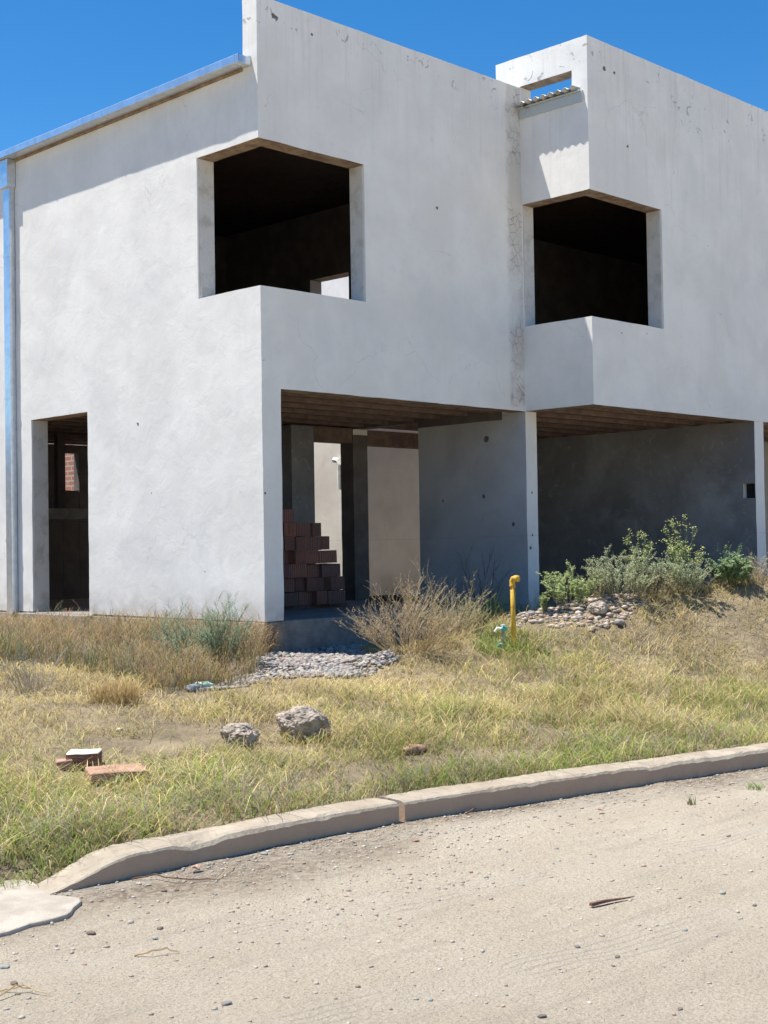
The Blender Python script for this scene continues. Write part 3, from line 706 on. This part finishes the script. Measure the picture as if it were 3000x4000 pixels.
def merge(L):
    V=[];Fc=[];C=[];b=0
    for v,f,c in L: V.append(v);Fc.append(f+b);C.append(c);b+=len(v)
    return np.concatenate(V),np.concatenate(Fc),np.concatenate(C)
def dryness(x,y):
    ky=kerb_y(x)+.25; t=np.clip((y-ky)/3.2,0,1)
    d=.20+1.0*t+.75*(fbm(x,y,1.0,21)-.5)+.35*(vn(x,y,3,22)-.5)
    d=d-.7*np.exp(-(((x-1.0)/.55)**2+((y+2.55)/.5)**2))
    return np.clip(d,0,1)
SHX=[]
def lawn():
    n=620000; x=RNG.uniform(-9.5,12,n); y=RNG.uniform(-7.2,1.2,n)
    ky=kerb_y(x)+.25
    ok=(y>ky+.0)&((y<-.02)|(x<-.02)|(x>100)); ok&=~((x<-5.42)&(y<-4.43))
    ok&=~inpoly(x,y,gpoly)
    # clumps
    dn=.16+1.5*fbm(x,y,2.6,31)**1.5+.3*(vn(x,y,9,33)-.4)
    bare=np.exp(-(((x+3.6)/.9)**2+((y+3.0)/.35)**2))*.9+np.exp(-(((x+3.0)/.8)**2+((y+4.35)/.16)**2))*.55+np.exp(-(((x+1.2)/1.2)**2+((y+4.5)/.2)**2))*.4+np.exp(-(((x+1.2)/.9)**2+((y+1.7)/.25)**2))*.7
    bare=bare+1.3*inpoly(x,y,rp); dn=dn+.5*((x<-4.6)&(y<-3.9))
    ok&=RNG.random(n)<np.clip(dn-bare,0.02,1)*np.clip(.55+.5*(1-dryness(x,y)),0,1)*1.3
    # thin out what cannot be seen well
    x,y=x[ok],y[ok]; n=len(x)
    z=gh(x,y); P=np.stack([x,y,z-.005],1)
    dr=dryness(x,y); r=RNG.random(n)
    isdry=r<dr*.92+.08
    c=np.where(isdry[:,None],STRAW+(STRAW2-STRAW)*RNG.random((n,1)),GREEN+(GREEN2-GREEN)*RNG.random((n,1)))
    br=RNG.random(n)<.12; c[br]=BROWN*(1+.4*RNG.random((br.sum(),1)))
    gy=RNG.random(n)<(.10+.35*np.exp(-((y-kerb_y(x)-.6)/.3)**2)*vn(x,y,1.7,41)); c[gy]=GREY
    c=c*(.8+.4*RNG.random((n,1)))*(.78+.5*vn(x,y,2.2,71))[:,None]
    hh=(.03+.095*RNG.random(n)**1.8)*(.25+1.5*fbm(x,y,1.7,35))*(1+.5*(1-dr)); ww=.0035+.0035*RNG.random(n)
    lean=.5+1.5*RNG.random(n)
    return blades(P,hh,ww,lean,c)
V,Fc,C=lawn()
tag(build('grass',V,Fc,M['blade'],col=C),'short patchy green and straw-coloured grass covering the verge','grass',kind='stuff')
# tall dry weeds before the left wall
def tall():
    n=120000; x=RNG.uniform(-6.5,.05,n); y=RNG.uniform(-1.9,5.2,n)
    # band: from the corner out to the left, following the wall
    ok=(y>-1.75-.12*x*0+.5*(vn(x,y,1.3,51)-.5)-.0)&(x<.02-.1*vn(x,y,4,2))&(x>-2.6-1.2*(y>0))&(y-(-.9)>-(x+.1)*-.55-.35)
    ok&=(x+y*1.0<4)
    ok&=((x*.703-y*.711)<.02+.14*(vn(x,y,3,57)-.4))
    ok&=RNG.random(n)<np.clip(.35+1.0*(fbm(x,y,1.6,52)-.25),0,1)
    x,y=x[ok],y[ok]; n=len(x); P=np.stack([x,y,gh(x,y)-.01],1)
    q=RNG.random((n,1)); c=np.where(q<.30,STRAW*.8,np.where(q<.68,np.array([.42,.29,.19]),GREY*1.15)); gr=(RNG.random(n)<.14+.35*(vn(x,y,1.2,55)>.7)); c[gr]=np.array([.15,.22,.10])
    c=c*(.8+.4*RNG.random((n,1)))
    hh=(.10+.34*RNG.random(n)**1.4)*(.25+1.25*fbm(x,y,1.3,53)); hh*=1-.25*(y>1.5)
    L=[blades(P,hh,.004+.002*RNG.random(n),.15+.5*RNG.random(n),c)]
    # seed sprays: short side blades high on stalks
    for k in range(4):
        f=.55+.12*k; Q=P+np.array([0,0,1.])*(hh*f)[:,None]+.25*(RNG.random((n,3))-.5)*hh[:,None]*.4
        m=RNG.random(n)<.6; L.append(blades(Q[m],hh[m]*.22,.0045+0*hh[m],.6+1.2*RNG.random(m.sum()),c[m]*np.array([1.05,.95,.85])))
    return merge(L)
V,Fc,C=tall(); tag(build('tall_dry_grass',V,Fc,M['blade'],col=C),'knee-high brown seeding weeds growing along the foot of the left wall','weeds',kind='stuff')
# ------------------------------------------------------------------ plants
class Plant:
    def __init__(s): s.P=[];s.L=[]
def prism(mb,pts,r0,r1,n=3):
    k=len(pts); mb.tube(pts,[r0+(r1-r0)*i/(k-1) for i in range(k)],n,False)
def stem_plant(name,base,height,spread,nst,nbr,label,cat,stemcol,leafcol,leaf=(.03,.012),nleaf=0,lean=.3,seed=1,thick=.004,flower=None,group=None,br_ang=.6,curve=.25,leafstart=.2,sub=True,fsize=.012):
    r=random.Random(seed); root=empty(name,base,label,cat,group)
    st=MB(); LV=[];LF=[];LC=[]; FV=[];FF=[];FC=[]
    def leafq(p,d,l,w,c,V,Fa,C):
        side=Vector((-d.y,d.x,0)); side=side.normalized() if side.length>1e-4 else Vector((1,0,0))
        side=(side+Vector((0,0,r.uniform(-.7,.7)))).normalized()
        b=len(V); q=[p,p+d*l*.45+side*w*.5,p+d*l+Vector((0,0,-l*.12)),p+d*l*.45-side*w*.5]
        V.extend([tuple(t) for t in q]); Fa.append((b,b+1,b+2)); Fa.append((b,b+2,b+3)); C.extend([c]*4)
    def grow(p,d,L,rad,depth):
        k=6; pts=[p.copy()]; dd=d.copy(); bend=Vector((r.uniform(-1,1),r.uniform(-1,1),0))*curve
        for i in range(k):
            dd=(dd+bend/k+Vector((r.uniform(-1,1),r.uniform(-1,1),r.uniform(-.5,.7)))*.10).normalized(); pts.append(pts[-1]+dd*L/k)
        prism(st,pts,rad,rad*.35)
        if nleaf:
            for i in range(int(nleaf*(1 if depth==0 else .6))):
                t=r.uniform(leafstart if depth==0 else 0,1)*k; i0=min(int(t),k-1); q=pts[i0].lerp(pts[i0+1],t-i0)
                a=r.uniform(0,6.28); dv=Vector((math.cos(a),math.sin(a),r.uniform(-.1,.9))).normalized()
                g=r.uniform(.75,1.25); c=tuple(ch*g for ch in (leafcol if isinstance(leafcol[0],float) else r.choice(leafcol)))
                leafq(q,dv,leaf[0]*r.uniform(.6,1.2),leaf[1]*r.uniform(.7,1.2),c,LV,LF,LC)
        if depth<(1 if not sub else 2):
            for j in range(nbr if depth==0 else max(1,nbr//2)):
                t=r.uniform(.25,.95)*k; i0=min(int(t),k-1); q=pts[i0].lerp(pts[i0+1],t-i0)
                a=r.uniform(0,6.28); nd=(d+Vector((math.cos(a),math.sin(a),.2))*br_ang).normalized()
                grow(q,nd,L*(r.uniform(.22,.45)),rad*.6,depth+1)
        if flower and (depth>0 or True):
            q=pts[-1]
            for _ in range(7 if depth<2 else 4):
                o=Vector((r.gauss(0,1),r.gauss(0,1),r.gauss(0,.6)))*fsize*1.3; a=r.uniform(0,6.28)
                g=r.uniform(.8,1.2); leafq(q+o,Vector((math.cos(a),math.sin(a),.6)).normalized(),fsize*1.3,fsize,tuple(ch*g for ch in flower),FV,FF,FC)
    for i in range(nst):
        a=r.uniform(0,6.28); rr=spread*math.sqrt(r.random())
        p=Vector(base)+Vector((math.cos(a)*rr*.35,math.sin(a)*rr*.35,-.02)); d=Vector((math.cos(a)*lean*rr/max(spread,.01),math.sin(a)*lean*rr/max(spread,.01),1)).normalized()
        grow(p,d,height*r.uniform(.6,1.05)*(1-.3*rr/max(spread,.01)),thick,0)
    bm=np.array(st.v); so=build('stem',bm,st.f,M['blade'],root,col=np.tile(np.array(stemcol),(len(bm),1))*(.75+.5*RNG.random((len(bm),1))))
    if LV: build('foliage',np.array(LV),np.array(LF),M['blade'],root,col=np.array(LC))
    if FV: tag(build('flower_head',np.array(FV),np.array(FF),M['blade'],root,col=np.array(FC)),kind='stuff')
    return root
SG=[(.40,.46,.28),(.48,.52,.34),(.33,.41,.22),(.56,.56,.40)]
stem_plant('dry_bush',atR(2560,-.12),.36,.5,50,4,'straw-coloured dry weed tangled between the two widest grey-green shrubs','dry bush',(.55,.46,.32),[(.52,.46,.32)],(.018,.005),6,.9,31,.003,curve=.5)
stem_plant('dry_bush',atR(2960,-.12),.36,.5,50,4,'straw-coloured dry weed at the right edge of the mound, before the branches','dry bush',(.55,.46,.32),[(.52,.46,.32)],(.018,.005),6,.9,32,.003,curve=.5)
stem_plant('dry_bush',atR(2330,-.02),.32,.3,26,4,'small straw-coloured dry weed left of the widest grey-green shrub','dry bush',(.50,.43,.28),[(.46,.44,.28)],(.018,.006),8,.7,33,.003,curve=.5)
g='grey-green shrubs on the mound before the right garage'
stem_plant('shrub',atR(2225),.46,.36,34,5,'leafy green shrub at the left end of the mound, nearest the garage pillar','shrub',(.45,.42,.28),[(.34,.45,.18),(.46,.54,.26),(.54,.58,.32)],(.026,.010),22,.7,1,.003,group=g)
stem_plant('shrub',atR(2440,.0),.50,.60,80,5,'widest grey-green shrub with pale dry twigs in the middle of the mound','shrub',(.42,.36,.27),SG,(.022,.008),22,.9,2,.003,group=g)
stem_plant('shrub',atR(2660,-.05),.42,.60,70,5,'low grey-green shrub under the tall yellow-flowered stems','shrub',(.36,.33,.23),SG,(.022,.008),20,.9,3,.003,group=g)
stem_plant('shrub',atR(2870,-.05),.32,.42,40,5,'fresh green low shrub before the brush pile at the right','shrub',(.25,.28,.14),[(.28,.40,.20),(.38,.46,.27)],(.03,.012),30,.6,4,.003,group=g)
stem_plant('small_plant',atR(2120,.0),.28,.10,6,3,'small leafy plant at the left foot of the mound, behind the yellow pipe','plant',(.28,.3,.15),[(.26,.34,.14),(.34,.38,.2)],(.035,.016),30,.25,5,.003)
stem_plant('flowering_weed',atR(2500,.12),.90,.12,6,3,'slender tall weed with a few cream flower heads, left of two','flowering weed',(.22,.25,.13),[(.32,.42,.18)],(.04,.010),22,.22,6,.0035,flower=(.62,.60,.28),fsize=.014,leafstart=.35)
stem_plant('flowering_weed',atR(2690,.12),.88,.22,13,3,'bushier tall weed crowded with yellowish flower heads, right of two','flowering weed',(.22,.26,.12),[(.32,.45,.16),(.42,.50,.22)],(.034,.008),22,.30,7,.0035,flower=(.60,.60,.25),fsize=.015,leafstart=.2)
stem_plant('small_plant',atR(2850,.1),.66,.08,3,3,'thin upright green weed in front of the dark brush pile','plant',(.2,.25,.12),[(.2,.3,.12)],(.03,.012),14,.3,17,.003)
# dry bush before the party wall, dead twigs behind it
stem_plant('dry_bush',atY(1600,-1.70),.78,.66,105,5,'sprawling dry brown bush at the edge of the left garage slab','dry bush',(.60,.49,.32),[(.60,.50,.32),(.46,.35,.22)],(.018,.005),5,1.35,8,.0034,br_ang=.6,curve=.9)
stem_plant('dry_bush',atY(1770,-1.75),.62,.42,60,5,'upright straw-coloured bush with greenish tips, right of the brown one','dry bush',(.54,.47,.28),[(.50,.48,.26),(.58,.50,.30)],(.018,.005),8,.8,9,.003,br_ang=.45,curve=.4)
stem_plant('dead_weed',atY(1885,-.6),1.0,.16,9,6,'bare dark twiggy weed standing against the shaded party wall','dead weed',(.10,.075,.06),[(.1,.08,.05)],(.012,.006),4,.35,10,.004,br_ang=.5,curve=.35)
stem_plant('dead_weed',atY(1955,-.6),.55,.08,4,4,'thin dark dead stalk leaning right, beside the pillar between the garages','dead weed',(.12,.09,.06),[(.1,.08,.05)],(.012,.006),4,.4,11,.003,br_ang=.4,curve=.3)
# feathery blue-green plants by the left corner
BG=[(.24,.34,.21),(.30,.39,.27),(.36,.43,.30)]
stem_plant('feathery_weed',at(700,2615),.56,.24,30,6,'blue-green feathery weed before the left wall, left of two','weed',(.25,.28,.17),BG,(.018,.004),22,.6,12,.003,leafstart=.05)
stem_plant('feathery_weed',at(860,2600),.66,.32,46,6,'taller blue-green feathery weed near the house corner, right of two','weed',(.25,.28,.17),BG,(.018,.004),22,.6,13,.003,leafstart=.05)
stem_plant('dry_bush',at(1010,2560)+Vector((.15,.1,0)),.36,.2,40,5,'small brown seeding weed at the foot of the house corner','dry bush',(.40,.29,.18),[(.42,.31,.2)],(.012,.005),14,.5,14,.003,br_ang=.4)
stem_plant('dry_bush',at(120,2700),.42,.28,34,5,'pale bleached twigs among the weeds at the left edge','dry bush',(.50,.46,.40),[(.5,.46,.4)],(.01,.004),2,.9,15,.003,br_ang=.5,curve=.5)
# grass tufts
def tuft(name,p,n,h,rad,cols,label,cat='grass tuft',lean=.5,w=.005,group=None):
    a=RNG.random(n)*6.283; rr=rad*np.sqrt(RNG.random(n)); x=p[0]+np.cos(a)*rr; y=p[1]+np.sin(a)*rr
    P=np.stack([x,y,gh(x,y) if p[1]>float(kerb_y(p[0])) else road_h(x,y)],1); q=np.array(cols)[RNG.integers(0,len(cols),n)]*(.8+.4*RNG.random((n,1)))
    V,Fc,C=blades(P,h*(.5+.6*RNG.random(n)),np.full(n,w),lean*(.3+RNG.random(n)),q)
    return tag(build(name,V,Fc,M['blade'],origin=p,col=C),label,cat,group)
p=atY(1900,-1.65); tuft('grass_tuft',p,260,.36,.30,[(.13,.2,.06),(.2,.26,.08)],'tall dark green grass tuft in shade behind the dry bushes')
p=atY(2060,-1.7); tuft('grass_tuft',p,240,.36,.24,[(.12,.2,.06),(.17,.24,.07)],'dark green upright tuft just right of the yellow pipe head')
p=at(450,2745); tuft('grass_tuft',p,420,.2,.2,[(.5,.36,.16),(.42,.3,.14)],'golden brown tussock in the left part of the lawn',lean=.9)
p=at(330,2405)+Vector((-.1,-.1,0)); tuft('grass_tuft',p,60,.42,.25,[(.5,.42,.25),(.4,.33,.2)],'tall straw stalks growing in front of the narrow doorway')
p=at(120,2415)+Vector((-.1,-.1,0)); tuft('grass_tuft',p,60,.36,.2,[(.45,.37,.23),(.4,.33,.2)],'dry stalks at the foot of the metal downpipe')
p=at(1960,2535); tuft('grass_tuft',p,420,.16,.28,[(.18,.3,.05),(.28,.38,.08)],'bright green tuft around the foot of the yellow pipe',lean=.8)
p=at(60,3385); tuft('grass_tuft',p,260,.11,.28,[(.24,.33,.09),(.34,.42,.12),(.45,.43,.2)],'lush green grass tuft at the back edge of the concrete apron',lean=1.1)
p=at(200,3330); tuft('grass_tuft',p,240,.11,.26,[(.24,.33,.09),(.34,.42,.12),(.45,.43,.2)],'green grass tuft behind the low end of the kerb',lean=1.1)
p=at(2975,3085,road_h); tuft('grass_tuft',p,60,.05,.12,[(.2,.3,.08)],'low green tuft on the road by the right edge',lean=1.2)
p=at(2700,3145,road_h); tuft('grass_tuft',p,26,.06,.03,[(.25,.27,.12)],'tiny weed sprouting from the road below the kerb',lean=.9)
# brush pile
p=atR(2900,.75)
bp=MB(); rr=random.Random(5)
for i in range(230):
    a=rr.uniform(0,6.28); q=p+Vector((rr.gauss(0,.42)+.3,rr.gauss(0,.25),0)); hq=.42*math.exp(-((q.x-p.x-.2)**2)/.35)*rr.random(); q.z=float(gh(q.x,q.y))+hq
    d=Vector((math.cos(a),math.sin(a),rr.uniform(-.1,.45))); L=rr.uniform(.2,.5); m=q+d*L*.5+Vector((0,0,rr.uniform(.0,.08)))
    bp.tube([q,m,q+d*L],[.006,.005,.002],3,False)
o=build('brush_pile',bp.v,bp.f,simple('dark_dead_twigs',(.14,.10,.08),(.06,.045,.035),20,.9,0),origin=p); tag(o,'pile of dark dead branches before the right garage column','brush pile')
# dead stalk on the lawn, stray straws
def straw(name,uv,rad,label,mat,fn=None,lift=.02,cat='straw'):
    pts=[at(u,v,fn)+Vector((0,0,lift+(.02 if 0<i<len(uv)-1 else 0))) for i,(u,v) in enumerate(uv)]
    P=[]
    for i in range(len(pts)-1):
        for k in range(4): P.append(pts[i].lerp(pts[i+1],k/4)+Vector((.004*math.sin(k*1.7+i),0,.002*math.sin(k*1.7+i))))
    P.append(pts[-1]); mb=MB(); mb.tube(P,[rad*(1-.5*i/len(P)) for i in range(len(P))],5); o=mb.obj(name,mat,origin=pts[0]); return tag(o,label,cat)
straw('dry_straw',[(2580,2635),(2640,2612),(2740,2618),(2820,2655)],.004,'long arched yellow straw on the lawn at the right',M['straw'],lift=.09)
straw('dry_straw',[(2420,2845),(2500,2815),(2640,2812),(2700,2832)],.003,'looped pale straw above the right kerb section',M['straw'],lift=.08)
straw('dry_straw',[(2440,2850),(2560,2840),(2680,2850)],.003,'straight pale straw under the looped one near the right kerb',M['straw'],lift=.06)
straw('twig',[(515,3440),(600,3438),(690,3452),(850,3442)],.005,'thin curved reddish twig lying on the road below the kerb',M['bark'],road_h,.006,'twig')
straw('twig',[(850,3442),(900,3405),(930,3375)],.003,'thin pale twig rising toward the kerb from the curved one',M['straw'],road_h,.006,'twig')
straw('twig',[(525,3738),(590,3742),(650,3728),(700,3726)],.005,'short pale twig lying low on the left of the road',M['straw'],road_h,.005,'twig')
straw('twig',[(1820,3185),(1850,3178),(1875,3160)],.006,'short brown twig end by the kerb, right of the joint',M['bark'],road_h,.008,'twig')
for q in ([(0,3885),(90,3882),(195,3890)],[(0,3900),(60,3890),(140,3900)]): pass
straw('twig',[(0,3882),(90,3880),(195,3893)],.004,'upper long straw at the bottom left corner of the road',M['straw'],road_h,.008,'straw')
straw('twig',[(-10,3915),(60,3885),(120,3878)],.004,'crossing straw at the bottom left corner of the road',M['straw'],road_h,.014,'straw')
# split stick
def stick():
    a=at(2308,3547,road_h)+Vector((0,0,.008)); b=at(2478,3512,road_h)+Vector((0,0,.014)); mb=MB(); d=(b-a); s=Vector((-d.y,d.x,0)).normalized()
    n=8
    for k in range(n): 
        t=k/(n-1); w=.011*(1-t)**.6+.002; c=a+d*t+Vector((0,0,.003*math.sin(t*5))); 
        mb.v+=[tuple(c-s*w),tuple(c+s*w),tuple(c+s*w*.7+Vector((0,0,.012*(1-t)+.003))),tuple(c-s*w*.7+Vector((0,0,.012*(1-t)+.003)))]
    for k in range(n-1):
        for j in range(4): mb.f.append((k*4+j,k*4+(j+1)%4,(k+1)*4+(j+1)%4,(k+1)*4+j)); mb.m.append(0)
    mb.f+=[(3,2,1,0),tuple((n-1)*4+j for j in range(4))]; mb.m+=[0,0]
    tag(mb.obj('stick',M['bark'],origin=a),'split brown stick tapering to the right on the open road','stick')
stick()
# crumpled dry leaf by the kerb
def leafobj(u,v,s,label):
    p=at(u,v,road_h); r=random.Random(u); V=[];n=5
    for i in range(n):
        for j in range(n):
            x=(i/(n-1)-.5)*s; y=(j/(n-1)-.5)*s*.7*(1-abs(i/(n-1)-.5)*1.3); V.append((p.x+x,p.y+y,p.z+.02+.35*s*abs(i/(n-1)-.5)+r.uniform(0,.18)*s))
    Fc=[(i*n+j,(i+1)*n+j,(i+1)*n+j+1,i*n+j+1) for i in range(n-1) for j in range(n-1)]
    o=build('dry_leaf',V,Fc,simple('dry_leaf_brown',(.48,.33,.25),(.38,.25,.18),20,.9,0),origin=p); sm=o.modifiers.new('t','SOLIDIFY'); sm.thickness=.002
    tag(o,label,'leaf')
leafobj(765,3408,.07,'curled pinkish dry leaf standing by the foot of the kerb')
leafobj(2345,3180,.05,'small brown curled leaf on the road below the right kerb section')
# ------------------------------------------------------------------ yellow gas riser, water tap, litter
p=at(2008,2528); top=Vector((p.x-.02,p.y-.01,p.z+.64))
gr=empty('gas_pipe',p,'yellow painted gas riser pipe with an elbow on top, standing in the lawn','pipe')
mb=MB(); mb.tube([p-Vector((0,0,.1)),p.lerp(top,.5),top-Vector((0,0,.03))],.0235,14); mb.obj('riser',M['yellow'],gr,smooth=True)
rt=Vector((CR[0],CR[1],0)).normalized(); fw=Vector((-CF[0],-CF[1],0)).normalized(); dr=(rt*.8+fw*.6).normalized()
mb=MB(); mb.tube([top-Vector((0,0,.065)),top-Vector((0,0,.045)),top-Vector((0,0,.035)),top-Vector((0,0,.005)),top+dr*.012+Vector((0,0,.018)),top+dr*.032+Vector((0,0,.022)),top+dr*.045+Vector((0,0,.02)),top+dr*.07+Vector((0,0,.02))],[.030,.031,.027,.029,.029,.029,.032,.032],14); mb.obj('elbow',M['yellow'],gr,smooth=True)
p=at(1968,2545); wt=empty('water_tap',p,'small white and teal garden tap on a short pipe beside the yellow pipe','tap')
q=p+Vector((0,0,.22)); mb=MB(); mb.tube([p-Vector((0,0,.05)),q],.011,8); mb.obj('tap_pipe',M['cloth'],wt,smooth=True)
mb=MB(); mb.tube([q-rt*.02,q+rt*.035],[.022,.02],8); mb.tube([q,q+Vector((0,0,.03))],.010,8); mb.obj('valve',M['teal'],wt,smooth=True)
mb=MB(); mb.tube([q-rt*.02,q-rt*.06+Vector((0,0,.005)),q-rt*.085-Vector((0,0,.03))],[.014,.013,.012],8); mb.box(q.x-.04,q.x+.0,q.y-.035,q.y+.0,q.z+.03,q.z+.042); mb.obj('spout',M['whitep'],wt)
p=at(1938,2545)+Vector((0,0,.04)); mb=MB(); mb.tube([p,p+rt*.05+Vector((0,0,.02)),p+rt*.09],[.018,.018,.014],8); tag(mb.obj('pipe_fitting',M['teal'],origin=p,smooth=True),'teal pipe fitting half hidden in grass below the tap','pipe fitting')
p=at(795,2690)+Vector((0,0,.03)); mb=MB(); mb.tube([p-rt*.07,p-rt*.06,p+rt*.04,p+rt*.07,p+rt*.09],[.02,.03,.03,.014,.013],10); tag(mb.obj('plastic_bottle',M['glass'],origin=p,smooth=True),'pale green plastic bottle lying at the front edge of the weeds','bottle')
p=at(752,2700); rock('crumpled_rag',p,(.07,.05,.035),M['cloth'],'crumpled grey rag lying left of the pale green bottle','rag',21,.35,3,.3,3)
# water-meter style white cap at the downpipe foot
p=at(82,2440)+Vector((0,0,.02)); rock('white_stone',p,(.035,.03,.02),M['whitep'],'small white lump at the foot of the downpipe','stone',22,.2,2,0,2)

# ------------------------------------------------------------------ light
L=Vector((.247,-.3125,-1)).normalized(); S_=-L
sd=bpy.data.lights.new('sun','SUN'); sd.energy=5.0; sd.angle=R_(.5); sd.color=(1,.955,.88)
so=bpy.data.objects.new('sun',sd); COL.objects.link(so); so.rotation_euler=L.to_track_quat('-Z','Y').to_euler(); so.location=(0,0,20)
w=bpy.data.worlds.new('World'); SC.world=w; w.use_nodes=True; nt=w.node_tree
bg=nt.nodes['Background']; sk=nt.nodes.new('ShaderNodeTexSky'); sk.sky_type='NISHITA'; sk.sun_disc=False
sk.sun_elevation=math.asin(S_.z); sk.sun_rotation=math.atan2(S_.x,S_.y); sk.altitude=1500; sk.air_density=1.0; sk.dust_density=.15; sk.ozone_density=2.0
hs=nt.nodes.new('ShaderNodeHueSaturation'); hs.inputs['Saturation'].default_value=1.38; nt.links.new(sk.outputs[0],hs.inputs['Color']); nt.links.new(hs.outputs[0],bg.inputs[0]); bg.inputs[1].default_value=.10
vs=SC.view_settings; vs.view_transform='Standard'; vs.look='None'; vs.gamma=1; vs.exposure=.75
SC.render.resolution_x=768; SC.render.resolution_y=1024
